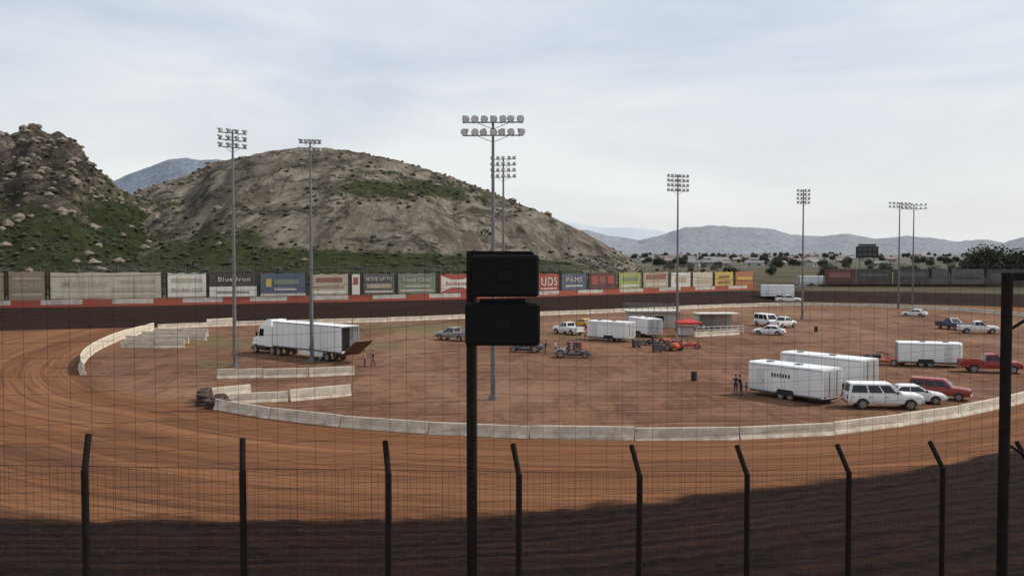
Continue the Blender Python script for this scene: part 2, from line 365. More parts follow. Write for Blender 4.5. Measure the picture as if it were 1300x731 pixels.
hill('distant_mountain',[(650,330),(720,296),(745,292),(775,300),(810,306),(845,298),(865,290),(900,287),(930,288),(960,289),(985,292),(1005,299),(1040,301),(1075,297),(1110,304),(1150,300),(1185,302),(1215,307),(1250,305),(1275,309),(1300,301),(1350,296),(1450,300),(1600,310)],3400,2200,4300,260,40,14,hz2,nscale=420,vb=0.15,gully=3)
def lumps(name,mat,src,cnt,smin,smax,cond,flat=0.7,kindname=None):
    mb=MB(); k=0; tries=0
    while k<cnt and tries<cnt*40:
        tries+=1
        s=random.choice(src); vs,vg,ds,dc=SURF[s]; i=random.randrange(len(vs)); x,y,z=vs[i]
        if y>dc+8 or not cond(vg[i],x,y,z): continue
        r=random.uniform(smin,smax)*random.uniform(0.6,1.2); x+=random.uniform(-1,1); 
        ph=random.uniform(0,6.28)
        vv=[]
        for (zz,rr) in((-0.3,0.8),(0.25,1.0),(0.7,0.55)):
            for t in range(6):
                a=ph+t*math.pi/3; q=r*rr*random.uniform(0.7,1.25)
                vv.append((x+q*math.cos(a),y+q*math.sin(a),z+r*flat*zz*random.uniform(0.8,1.2)))
        vv.append((x,y,z+r*flat))
        fs=[]
        for l in range(2):
            for t in range(6): fs.append((l*6+t,l*6+(t+1)%6,l*6+6+(t+1)%6,l*6+6+t))
        for t in range(6): fs.append((12+t,12+(t+1)%6,18))
        mb.add(vv,fs); k+=1
    o=O(name,mb.mesh(name,mat,fix=False)); o['kind']='stuff'; tag(o,kindname,name.replace('_',' ')); return o
shm=M('shrub_foliage',(0.036,0.042,0.018),0.95,0,0.5,0.5)
bdm=M('boulder_granite',(0.22,0.18,0.137),0.9,0,0.5,0.3)
lumps('shrubs',shm,['rocky_hill','granite_hill'],5200,0.35,1.2,lambda v,x,y,z: random.random()<max(0,(v-0.08)*1.5),0.8,'low green shrubs scattered over the rocky hills')
lumps('boulders',bdm,['rocky_hill','rocky_hill','granite_hill'],1300,0.5,2.2,lambda v,x,y,z: random.random()<0.6 and z>8 and (x<-150 or random.random()<0.2),0.75,'tan granite boulders scattered over the hillside')
# ---------------------------------------------------------------- concrete barriers
def barrier_mesh(L,h=0.82):
    mb=MB(); prof=[(-0.3,0),(0.3,0),(0.3,0.09),(0.15,0.32),(0.085,h-0.04),(0.06,h),(-0.06,h),(-0.085,h-0.04),(-0.15,0.32),(-0.3,0.09)]
    secs=[]
    for k,x in enumerate(np.linspace(-L/2,L/2,5)):
        e=0.97 if k in(0,4) else 1
        secs.append([(x,y*e,z) for y,z in prof])
    mb.loft(secs); return mb.mesh('concrete_barrier',conc)
BM={}
def barrier(a,b,h=0.82,label='weathered white concrete barrier segment at the track edge',z=None,group='concrete barriers around the infield'):
    a=Vector(a[:2]);b=Vector(b[:2]); L=round((b-a).length-0.06,1); k=(L,h)
    if k not in BM: BM[k]=barrier_mesh(L,h)
    c=(a+b)/2; o=O('concrete_barrier',BM[k],None,(c.x,c.y,(gz(c.x,c.y) if z is None else z)+random.uniform(-0.08,0.0)),(0,random.uniform(-0.007,0.007),math.atan2((b-a).y,(b-a).x)+random.uniform(-0.012,0.012)))
    tag(o,label,'concrete barrier',group); return o
def run(pxpts,L,**k):
    W=catmull([P(*p) for p in pxpts],0.4); last=W[0]; 
    for p in W[1:]:
        if np.linalg.norm(p-last)>=L: barrier(last,p,**k); last=p
run(IN_NEAR,6.4,h=0.85); run(IN_LEFT,3.0,h=1.25); run(IN_FAR,6.4,h=0.85)
for a,b,h in [((154,441),(196,441.5),1.15),((196,441.5),(234,441),1.15),((160,435.5),(202,436),1.15),((202,436),(240,436),1.15),((180,430.5),(222,431),1.15),((222,431),(262,431.5),1.15),((196,425),(230,426),1.1),((230,426),(264,426.5),1.1),((262,413),(300,411),0.9),
              ((275,481),(334,479.5),0.95),((334,479.5),(392,478),0.95),((392,478),(450,475.5),0.95),
              ((368,509),(445,502),1.0),((290,513),(366,509.5),0.85),((262,505),(318,499),0.8),((881,428),(938,425),0.8)]:
    barrier(P(*a),P(*b),h,label='loose white concrete barrier block lying on the dirt infield')
def tyre_mesh(r=0.5,w=0.3):
    mb=MB(); n=16; secs=[]
    prof=[(r*0.55,-w*0.4),(r*0.85,-w*0.5),(r,-w*0.32),(r,w*0.32),(r*0.85,w*0.5),(r*0.55,w*0.4)]
    for i in range(n):
        t=2*math.pi*i/n; secs.append([(q*math.cos(t),q*math.sin(t),z) for q,z in prof])
    k=len(prof); vs=[p for s in secs for p in s]; fs=[]
    for i in range(n):
        for j in range(k): fs.append((i*k+j,((i+1)%n)*k+j,((i+1)%n)*k+(j+1)%k,i*k+(j+1)%k))
    mb.add(vs,fs); return mb.mesh('tyre',rubber,True)
tm=tyre_mesh(0.5,0.32)
for i,(a,b_) in enumerate([(257,515),(264,512),(268,518),(275,514),(262,507),(281,510),(285,518),(258,510)]):
    c=P(a,b_)
    for s in range(3 if i in(0,4,7) else 2):
        o=O('tyre',tm,None,(c.x+random.uniform(-.06,.06),c.y+random.uniform(-.06,.06),0.15+0.32*s),(0,0,random.random())); tag(o,'black tractor tyre stacked at the barrier end','tyre','stacked tyres at the barrier end')
# ---------------------------------------------------------------- far outer wall, catch fence, banners
WALL=[(-330,156),(-150,158),(0,162),(150,168),(300,177),(450,187),(600,200),(800,230),(958,262)]
WW=catmull([((p-650)/F*d,d) for p,d in WALL],3)
wpx=np.array([650+F*a/b_ for a,b_ in WW])
def wall_at(pxx):
    i=int(np.clip(np.searchsorted(wpx,pxx)-1,0,len(wpx)-2)); t=(pxx-wpx[i])/(wpx[i+1]-wpx[i])
    p=WW[i]*(1-t)+WW[i+1]*t; return Vector((p[0],p[1],0))
m,nt,b=new_mat('wall_red_white'); pos=geo_pos(nt)
w=mathn(nt,'FRACT',mathn(nt,'MULTIPLY',sepx(nt,pos,0),0.085)); w=mathn(nt,'GREATER_THAN',w,0.42)
up=mathn(nt,'GREATER_THAN',sepx(nt,pos,2),2.9)
c=mixc(nt,mathn(nt,'MULTIPLY',w,up),(0.42,0.085,0.05),(0.62,0.56,0.48)); c=mixc(nt,ramp(nt,noisen(nt,pos,0.6,8,0.75),0.42,0.75,0,0.7),c,(0.24,0.13,0.085))
nt.links.new(c,b.inputs['Base Color']); b.inputs['Roughness'].default_value=0.85; wallm=m
def ribbon_wall(name,pts,z0f,z1f,th,mat):
    mb=MB(); secs=[]
    for i,p in enumerate(pts):
        q=pts[min(i+1,len(pts)-1)]-pts[max(i-1,0)]; n=np.array([-q[1],q[0]])/np.linalg.norm(q)
        a=p; c=p+n*th
        z0=z0f(p); z1=z1f(p); secs.append([(a[0],a[1],z0),(c[0],c[1],z0),(c[0],c[1],z1),(a[0],a[1],z1)])
    mb.loft(secs); return mb.mesh(name,mat)
o=O('track_wall',ribbon_wall('track_wall',WW,lambda p:1.6,lambda p:3.8,0.3,wallm)); tag(o,'long red and white painted concrete wall around the dirt track','wall')
RW=catmull([((p-650)/F*d,d) for p,d in [(1040,292),(1130,292),(1220,290),(1320,284),(1450,262)]],3)
o=O('track_wall',ribbon_wall('track_wall',RW,lambda p:1.6,lambda p:3.3,0.3,M('dark_wall',(0.10,0.075,0.06),0.9,0,0.4,0.3))); tag(o,'dark dusty concrete wall at the far turn of the track','wall')
e=root('catch_fence','tall wire catch fence on thin posts above the outer track wall','fence')
pm=MB(); pm.cyl((0,0,1.5),(0,0,10.1),0.08,0.06,6); pm=pm.mesh('post',galv)
for pts in(WW,RW):
    mw=MB(); prev=None
    for i in range(0,len(pts)-1):
        p=pts[i]; n=np.array([-(pts[i+1]-p)[1],(pts[i+1]-p)[0]]); n/=np.linalg.norm(n); q=p+n*0.8
        if i%2==0: O('post',pm,e,(q[0],q[1],0))
        if prev is not None:
            for z in(8.95,9.3,9.65,10.0): mw.cyl((prev[0],prev[1],z),(q[0],q[1],z),0.018,None,3,cap=False)
        prev=q
    part('wire_strand',mw,galv,e)
def text_obj(s,size,mat,parent,loc,rot,bold=0.0,wfit=None,shear=0.0):
    cu=bpy.data.curves.new('t','FONT'); cu.body=s; cu.size=size; cu.align_x='CENTER'; cu.align_y='CENTER'; cu.offset=bold; cu.extrude=0.01; cu.shear=shear; cu.space_character=1.12
    ob=bpy.data.objects.new('t',cu); COL.objects.link(ob); bpy.context.view_layer.update()
    dg=bpy.context.evaluated_depsgraph_get(); me=bpy.data.meshes.new_from_object(ob.evaluated_get(dg)); bpy.data.objects.remove(ob)
    me.materials.clear(); me.materials.append(mat)
    xs=[v.co.x for v in me.vertices]; wd=max(xs)-min(xs)
    o=O('lettering',me,parent,loc,rot)
    if wfit: o.scale=(wfit/wd,1,1)
    return o
def bcol(n,c):
    m,nt,b=new_mat('banner_'+n); wpos=geo_pos(nt)
    f=ramp(nt,noisen(nt,wpos,0.35,7,0.7),0.32,0.68,0.05,0.55)
    g_=sum(c)/3; fade=tuple(x*0.45+(g_*0.5+0.17)*k for x,k in zip(c,(0.60,0.54,0.44)))
    cc=mixc(nt,f,c,fade)
    str_=ramp(nt,noisen(nt,mapping(nt,wpos,(1.6,1.6,0.12)),1.0,6,0.7),0.48,0.72,0,0.5)
    cc=mixc(nt,str_,cc,(0.20,0.14,0.10))
    nt.links.new(cc,b.inputs['Base Color']); b.inputs['Roughness'].default_value=0.85; return m
B={'tan':bcol('tan',(0.48,0.38,0.26)),'pale':bcol('pale',(0.60,0.53,0.41)),'white':bcol('white',(0.74,0.70,0.62)),'black':bcol('black',(0.035,0.033,0.035)),
 'blue':bcol('blue',(0.07,0.105,0.18)),'grey':bcol('grey',(0.10,0.10,0.11)),'green':bcol('green',(0.19,0.24,0.17)),'red':bcol('red',(0.44,0.05,0.04)),
 'lime':bcol('lime',(0.38,0.41,0.10)),'yellow':bcol('yellow',(0.60,0.43,0.06)),'orange':bcol('orange',(0.45,0.13,0.05)),'maroon':bcol('maroon',(0.11,0.035,0.035)),'slate':bcol('slate',(0.045,0.045,0.05)),'rust':bcol('rust',(0.28,0.10,0.075)),
 'brown':bcol('brown',(0.36,0.26,0.17)),'beige':bcol('beige',(0.49,0.42,0.31))}
postm=M('banner_post',(0.05,0.035,0.028),0.85)
def banner(A_,B_,z0,z1,base,blocks,texts,label):
    d=(B_-A_); L=d.length; yaw=math.atan2(d.y,d.x); c=(A_+B_)/2
    e=root('advertising_banner',label,'banner','advertising banners along the outer track wall',(c.x,c.y,z0),yaw)
    hh=z1-z0; mb=MB()
    nx=14; secs=[]
    for i in range(nx+1):
        x=-(L-0.5)/2+(L-0.5)*i/nx; sag=0.07*math.sin(i*1.3+L)
        secs.append([(x,-0.06,0.04+sag),(x,0.06,0.04+sag),(x,0.06,hh+sag*1.2),(x,-0.06,hh+sag*1.2)])
    mb.loft(secs)
    part('panel',mb,B[base],e)
    mb=MB()
    for x in(-L/2+0.05,L/2-0.05): mb.box((x,0.12,hh/2-1.4),(0.28,0.2,hh+2.6))
    mb.box((0,0.16,hh-0.3),(L-0.5,0.1,0.12)); part('frame',mb,postm,e)
    for bb in blocks:
        if bb[0]=='bow':
            _,u,v,su,sv,cn=bb; w_=su*(L-0.5)/2; h_=sv*hh/2; mb=MB()
            pr=[(-w_,-h_),(-w_*0.35,-h_*0.5),(w_*0.35,-h_*0.5),(w_,-h_),(w_,h_),(w_*0.35,h_*0.5),(-w_*0.35,h_*0.5),(-w_,h_)]
            x0=(u-0.5)*(L-0.5); mb.add([(x0+a,-0.095,v*hh+b2) for a,b2 in pr],[(0,1,6,7),(1,2,5,6),(2,3,4,5)]); O('emblem',mb.mesh('emblem',B[cn],fix=False),e)
            continue
        u0,u1,v0,v1,cn=bb
        mb=MB(); mb.box(((u0+u1-1)/2*(L-0.5),-0.078,(v0+v1)/2*hh),((u1-u0)*(L-0.5),0.03,(v1-v0)*hh),0,ch=0.01); part('artwork',mb,B[cn],e)
    for (s,u,v,sz,cn,wf,*sh) in texts:
        text_obj(s,sz*hh,B[cn],e,((u-0.5)*(L-0.5),-0.115,v*hh),(math.pi/2,0,0),0.004*hh,(wf*(L-0.5)) if wf else None,sh[0] if sh else 0)
    return e
bl=[(-150,-95,'tan',[],[] ),(-90,6,'tan',[(0.1,0.9,0.15,0.3,'pale')],[]),
(9,58,'brown',[(0.08,0.92,0.12,0.2,'beige'),(0.1,0.9,0.72,0.84,'beige')],[('SPEEDWAY',0.5,0.48,0.3,'beige',0.8)]),
(62,206,'pale',[(0.05,0.95,0.05,0.12,'beige'),(0.62,0.95,0.6,0.72,'beige'),(0.55,0.93,0.28,0.42,'beige')],[('Martinez',0.3,0.6,0.42,'beige',0.42,0.3)]),
(211,263,'white',[(0.0,1.0,0.0,0.06,'tan'),(0.1,0.9,0.62,0.8,'beige')],[('951.943.1212',0.5,0.3,0.22,'brown',0.8)]),
(264,327,'black',[(0.0,1.0,0.0,0.42,'white'),(0.15,0.85,0.12,0.22,'tan')],[('Blue Iron',0.52,0.72,0.26,'pale',0.68)]),
(329,389,'blue',[(0.0,1.0,0.0,0.1,'pale'),(0.12,0.24,0.4,0.75,'yellow'),(0.3,0.85,0.5,0.72,'green'),(0.3,0.8,0.24,0.34,'pale')],[]),
(392,443,'beige',[(0.05,0.95,0.08,0.2,'white'),(0.15,0.85,0.62,0.84,'rust'),(0.1,0.9,0.34,0.44,'brown')],[]),
(445,458,'white',[(0.2,0.8,0.5,0.85,'red')],[]),
(460,502,'grey',[(0.05,0.95,0.08,0.18,'pale'),(0.1,0.9,0.3,0.5,'tan')],[('MOVE UP TO',0.5,0.74,0.25,'pale',0.84)]),
(504,554,'green',[(0.05,0.95,0.1,0.2,'pale'),(0.15,0.85,0.32,0.42,'beige')],[('Need Cans?',0.5,0.68,0.28,'pale',0.78)]),
(557,602,'red',[('bow',0.5,0.5,0.92,0.85,'white')],[('Budweiser',0.5,0.5,0.28,'red',0.72,0.3)]),
(604,660,'pale',[(0.1,0.9,0.15,0.35,'grey')],[]),
(662,710,'red',[(0.5,0.95,0.08,0.16,'pale')],[('UDS',0.73,0.52,0.7,'white',0.44)]),
(712,745,'blue',[(0.15,0.85,0.2,0.3,'pale')],[('PAMS',0.5,0.62,0.42,'pale',0.66)]),
(747,782,'maroon',[(0.08,0.32,0.3,0.8,'red'),(0.38,0.6,0.3,0.8,'rust'),(0.68,0.92,0.3,0.8,'red')],[]),
(785,814,'lime',[(0.1,0.9,0.1,0.25,'white'),(0.15,0.85,0.5,0.72,'green')],[]),
(816,849,'tan',[(0.1,0.9,0.55,0.85,'rust'),(0.1,0.9,0.12,0.3,'pale')],[]),
(851,877,'white',[(0.2,0.8,0.3,0.7,'tan')],[]),(879,905,'pale',[(0.1,0.9,0.2,0.5,'tan')],[]),
(907,931,'yellow',[(0.15,0.85,0.15,0.35,'rust'),(0.2,0.8,0.55,0.75,'rust')],[]),(933,957,'orange',[(0.1,0.9,0.4,0.6,'yellow')],[])]
names={'tan':'faded tan','pale':'sun-bleached cream','white':'white','black':'black and white','blue':'dark blue','grey':'dark grey','green':'muted green','red':'bright red','maroon':'maroon','lime':'yellow-green','yellow':'yellow','orange':'orange-red','slate':'dark slate','rust':'rust red','brown':'faded brown','beige':'beige'}
for x0,x1,base,bk_,tx in bl:
    a=wall_at(x0);b_=wall_at(x1); mid=(x0+x1)/2
    zt=np.interp(mid,[0,300,600,800,950],[9.1,8.7,8.2,8.0,8.0])+random.uniform(-0.15,0.1); zb=np.interp(mid,[0,300,600,800,950],[4.0,3.95,3.88,3.85,3.85])
    banner(a,b_,zb,zt,base,bk_,tx,names[base]+' advertising banner on the outer track wall')
def rw_at(p):
    return Vector(((p-650)/F*288,288,0))
for x0,x1,base,bk_,tx in [(1046,1086,'maroon',[(0.05,0.95,0.05,0.15,'slate'),(0.15,0.85,0.45,0.75,'rust')],[]),(1088,1132,'slate',[(0.05,0.95,0.05,0.2,'maroon'),(0.1,0.9,0.5,0.72,'grey')],[]),(1135,1180,'slate',[(0.1,0.9,0.5,0.8,'grey')],[]),(1182,1205,'grey',[],[]),(1207,1250,'grey',[(0.1,0.9,0.3,0.5,'slate')],[]),(1252,1302,'slate',[(0.1,0.4,0.2,0.8,'grey')],[]),(1304,1350,'slate',[],[])]:
    banner(rw_at(x0),rw_at(x1),3.35,8.4,base,bk_,tx,names[base]+' advertising banner on the far turn wall')
# ---------------------------------------------------------------- light poles
def lamp_mesh(s=1.0):
    mb=MB(); n=12
    def ring(x,r): return [(x,r*math.cos(2*math.pi*i/n),r*math.sin(2*math.pi*i/n)) for i in range(n)]
    mb.loft([ring(-0.42*s,0.10*s),ring(-0.2*s,0.13*s),ring(-0.12*s,0.2*s),ring(0.1*s,0.29*s),ring(0.2*s,0.31*s)],0)
    mb.loft([ring(0.2*s,0.27*s),ring(0.225*s,0.24*s)],1)
    mb.cyl((-0.05*s,0,-0.45*s),(-0.05*s,0,-0.1*s),0.04*s,None,6,0)
    return mb.mesh('floodlight',[lampal,lens],False)
LM=lamp_mesh(1.0); LS=lamp_mesh(0.78)
def light_pole(px,d,toppy,width,rows,per,yaw,label,rowgap=0.85,facing=None,lm=None,tilt=0.0):
    X=(px-650)/F*d; top=Q(px,toppy,d).z; bz=gz(X,d); lm=lm or LS
    e=root('light_pole',label,'light pole','floodlight poles around the racetrack',(X,d,bz),yaw)
    h=top-bz
    mb=MB(); mb.cyl((0,0,0),(0,0,h*0.5),0.22,0.17,12); mb.cyl((0,0,h*0.5),(0,0,h),0.17,0.10,12); mb.cyl((0,0,-0.1),(0,0,0.35),0.42,0.38,12)
    mb.box((0,-0.22,1.5),(0.3,0.2,0.6))
    part('pole',mb,galv,e)
    for r in range(rows):
        z=h-0.35-r*rowgap
        mb=MB(); mb.box((0,0,0),(width,0.10,0.10)); mb.cyl((-width*0.28,0,0),(0,0,-0.55),0.025,None,5); mb.cyl((width*0.28,0,0),(0,0,-0.55),0.025,None,5)
        part('crossarm',mb,galv,e,(0,0,z),(0,tilt,0))
        for i in range(per):
            x=-width/2+0.2+(width-0.4)*i/(per-1)
            f=(-math.pi/2 if facing is None else facing)+random.uniform(-0.6,0.6)
            O('floodlight',lm,e,(x,0,z-x*math.sin(tilt)+(0.32 if lm is LM else 0.26)),(0,random.uniform(0.35,0.65),f))
light_pole(297,92,165,2.9,3,4,math.radians(25),'tall grey steel light pole with three rows of floodlights',rowgap=0.75,facing=-0.3,tilt=0.04)
light_pole(395,97,178,2.8,2,5,math.radians(-20),'tall grey steel light pole with floodlights facing the turn',rowgap=0.9,facing=0.0,tilt=0.08)
light_pole(626,70.5,150,4.9,2,7,math.radians(2),'tall steel pole with two wide rows of floodlights',rowgap=1.05,lm=LM,tilt=-0.01)
light_pole(639,116,199,3.4,4,5,math.radians(-8),'tall steel light pole with four rows of floodlights',rowgap=0.8)
light_pole(860,139,222,3.5,4,6,math.radians(4),'tall steel light pole standing beside the infield building',rowgap=0.75,tilt=0.03)
light_pole(1019,166,241,2.8,4,4,math.radians(15),'tall steel light pole on the far infield',rowgap=0.75,facing=2.8)
light_pole(1141,203,257,5.2,2,6,math.radians(5),'tall steel light pole near the far turn',rowgap=0.85,tilt=0.02)
light_pole(1159,208,259,5.8,2,6,math.radians(-5),'tall steel light pole near the far turn',rowgap=0.85)
# ---------------------------------------------------------------- vehicles
def hexa(mb,b,t,zb,zt,mi=0):
    vs=[(b[0],-b[2],zb),(b[1],-b[2],zb),(b[1],b[2],zb),(b[0],b[2],zb),(t[0],-t[2],zt),(t[1],-t[2],zt),(t[1],t[2],zt),(t[0],t[2],zt)]
    mb.add(vs,[(0,3,2,1),(4,5,6,7),(0,1,5,4),(1,2,6,5),(2,3,7,6),(3,0,4,7)],mi); return [Vector(v) for v in vs]
def onquad(q,u0,u1,v0,v1,off):
    a,b,c,d=q
    n=(b-a).cross(d-a).normalized()*off
    def f(u,v): return (a*(1-u)+b*u)*(1-v)+(d*(1-u)+c*u)*v+n
    return [f(u0,v0),f(u1,v0),f(u1,v1),f(u0,v1)]
WM={}
def wheel(e,x,y,r=0.38,w=0.26,rim=rimm):
    k=(r,w)
    if k not in WM:
        n=18
        mb=MB(); 
        def ring(yy,rr): return [(rr*math.cos(2*math.pi*i/n),yy,rr*math.sin(2*math.pi*i/n)) for i in range(n)]
        mb.loft([ring(-w/2,r*0.6),ring(-w/2,r*0.9),ring(-w*0.36,r),ring(w*0.36,r),ring(w/2,r*0.9),ring(w/2,r*0.6)])
        m2=MB(); m2.loft([ring(-w/2-0.01,r*0.12),ring(-w/2-0.005,r*0.5),ring(-w/2-0.012,r*0.6),ring(w/2+0.012,r*0.6),ring(w/2+0.005,r*0.5),ring(w/2+0.01,r*0.12)])
        for i in range(5):
            a=2*math.pi*i/5
            for s in(-1,1): m2.box((r*0.36*math.cos(a),s*(w/2+0.008),r*0.36*math.sin(a)),(0.09*r/0.38,0.012,0.07),1)
        WM[k]=(mb.mesh('tyre',rubber),m2.mesh('rim',[rim,dark]))
    we=O('wheel',None,e,(x,y,r)); O('tyre',WM[k][0],we); O('rim',WM[k][1],we)
def sec(x,w,zb,zs,crown=0.03):
    return [(x,-w+0.06,zb),(x,w-0.06,zb),(x,w,zb+0.16),(x,w+0.01,(zb+zs)/2),(x,w-0.01,zs-0.14),(x,w-0.09,zs),(x,w*0.5,zs+crown),(x,-w*0.5,zs+crown),(x,-w+0.09,zs),(x,-w+0.01,zs-0.14),(x,-w-0.01,(zb+zs)/2),(x,-w,zb+0.16)]
def car(kind,paint,name,label,group=None,cap=False):
    e=root(name,label,'pickup truck' if kind=='pickup' else ('van' if kind=='van' else 'car'),group)
    mb=MB()
    if kind=='pickup':
        L,W,r=2.85,0.98,0.40; cab=((-0.75,1.25,0.93),(-0.55,0.45,0.76),1.17,1.86)
        mb.loft([sec(-0.8,W,0.48,1.16),sec(0.6,W,0.48,1.18),sec(1.3,W,0.48,1.2,0.05),sec(2.5,W-0.02,0.5,1.12,0.05),sec(2.78,W-0.1,0.52,1.02,0.04)])
        mb.loft([sec(-L,W,0.52,0.80,0.0),sec(-0.8,W,0.48,0.80,0.0)])
        for s in(-1,1): mb.box((-1.83,s*(W-0.06),1.0),(2.02,0.1,0.42),ch=0.02)
        mb.box((-L+0.04,0,1.0),(0.08,2*W-0.24,0.40)); ax=(-1.75,1.83); hz=0.85
    elif kind=='suv':
        L,W,r=2.8,0.98,0.39; cab=((-2.74,1.25,0.93),(-2.55,0.5,0.77),1.17,1.92)
        mb.loft([sec(-2.78,W-0.05,0.45,1.1),sec(-2.6,W,0.42,1.18),sec(0.6,W,0.42,1.18),sec(1.3,W,0.42,1.2,0.05),sec(2.5,W-0.02,0.45,1.12,0.05),sec(2.78,W-0.1,0.5,1.0,0.04)]); ax=(-1.72,1.78); hz=0.85
    elif kind=='van':
        L,W,r=2.8,0.98,0.37; cab=((-2.76,2.0,0.94),(-2.65,1.2,0.8),1.15,2.1)
        mb.loft([sec(-2.8,W,0.4,1.16),sec(1.9,W,0.4,1.18),sec(2.5,W-0.03,0.42,1.05,0.05),sec(2.75,W-0.12,0.45,0.9,0.04)]); ax=(-1.7,1.85); hz=0.8
    else:
        L,W,r=2.35,0.88,0.32; cab=((-1.95,1.15,0.83),(-1.15,0.3,0.62),0.92,1.42)
        mb.loft([sec(-2.33,W-0.1,0.35,0.88),sec(-2.1,W,0.3,0.95),sec(-1.3,W,0.25,0.96),sec(0.8,W,0.25,0.95),sec(1.2,W,0.25,0.92,0.05),sec(2.1,W-0.04,0.3,0.78,0.05),sec(2.33,W-0.15,0.35,0.66,0.03)]); ax=(-1.4,1.42); hz=0.62
    part('body',mb,paint,e)
    mb=MB(); q=hexa(mb,cab[0],cab[1],cab[2],cab[3]); 
    tz=cab[3]; t=cab[1]; hexa(mb,(t[0]-0.0,t[1]+0.0,t[2]),(t[0]+0.12,t[1]-0.12,t[2]-0.1),tz,tz+0.05); part('cabin',mb,paint,e)
    def win(quad,u0,u1,v0,v1,nm='window'):
        m_=MB(); m_.quad(*onquad(quad,u0,u1,v0,v1,0.012)); me=m_.mesh(nm,glass,fix=False); O(nm,me,e)
    ns={'pickup':[(0.06,0.44),(0.48,0.9)],'suv':[(0.05,0.36),(0.39,0.64),(0.67,0.9)],'van':[(0.05,0.35),(0.38,0.68),(0.72,0.93)],'sedan':[(0.1,0.46),(0.49,0.88)]}[kind]
    for (u0,u1) in ns:
        win([q[0],q[1],q[5],q[4]],u0,u1,0.12,0.86); win([q[2],q[3],q[7],q[6]],1-u1,1-u0,0.12,0.86)
    win([q[1],q[2],q[6],q[5]],0.07,0.93,0.1,0.9,'windscreen'); win([q[3],q[0],q[4],q[7]],0.09,0.91,0.15,0.88,'rear_window')
    if cap:
        mb=MB(); hexa(mb,(-2.8,-0.8,0.93),(-2.7,-0.8,0.8),1.22,1.85); part('bed_cap',mb,paint,e)
    for x in ax:
        for s in(-1,1):
            wheel(e,x,s*(W-0.1),r,0.26)
    for x in ax:
        for s in(-1,1):
            mb=MB(); n=14; vs=[(x+(r+0.09)*math.cos(math.pi*i/n),s*(W+0.014),r+(r+0.07)*math.sin(math.pi*i/n)) for i in range(n+1)]
            mb.add(vs,[tuple(range(n+1))]); part('wheel_arch',mb,dark,e)
    mb=MB(); mb.box((L-0.03,0,0.52),(0.16,2*W-0.16,0.2),ch=0.03); part('front_bumper',mb,chrome if kind!='sedan' else paint,e)
    mb=MB(); mb.box((-L+0.0,0,0.52),(0.16,2*W-0.16,0.2),ch=0.03); part('rear_bumper',mb,chrome if kind!='sedan' else paint,e)
    mb=MB(); mb.box((L-0.05,0,hz-0.03),(0.06,1.0,0.2)); part('grille',mb,dark,e)
    for s in(-1,1):
        mb=MB(); mb.box((L-0.07,s*(W-0.3),hz),(0.08,0.3,0.18)); part('headlight',mb,lampw,e)
        mb=MB(); mb.box((-L-0.02,s*(W-0.14),hz+0.08),(0.06,0.15,0.32)); part('taillight',mb,lampred,e)
        mb=MB(); mb.box((cab[0][1]-0.45,s*(W+0.1),cab[2]+0.12),(0.12,0.2,0.17),ch=0.02); part('mirror',mb,dark,e)
        mb=MB()
        for u0,u1 in ns[:2] if kind!='suv' else ns:
            x0=cab[0][0]+(cab[0][1]-cab[0][0])*u0
            mb.box((x0-0.03,s*(W+0.006),(cab[2]+0.5)/2),(0.02,0.012,cab[2]-0.62))
            mb.box((x0+0.12,s*(W+0.015),cab[2]-0.2),(0.16,0.03,0.03))
        part('door_seam',mb,dark,e)
    return e
def place(e,rear,front,off=0.0,s=1.0):
    a=P(*rear);b=P(*front); d=b-a; c=(a+b)/2; yaw=math.atan2(d.y,d.x); n=Vector((-d.y,d.x,0)).normalized()
    if n.y<0: n=-n
    c=c+n*off
    e.location=(c.x,c.y,gz(c.x,c.y)); e.rotation_euler=(0,0,yaw); e.scale=(s,s,s); return e
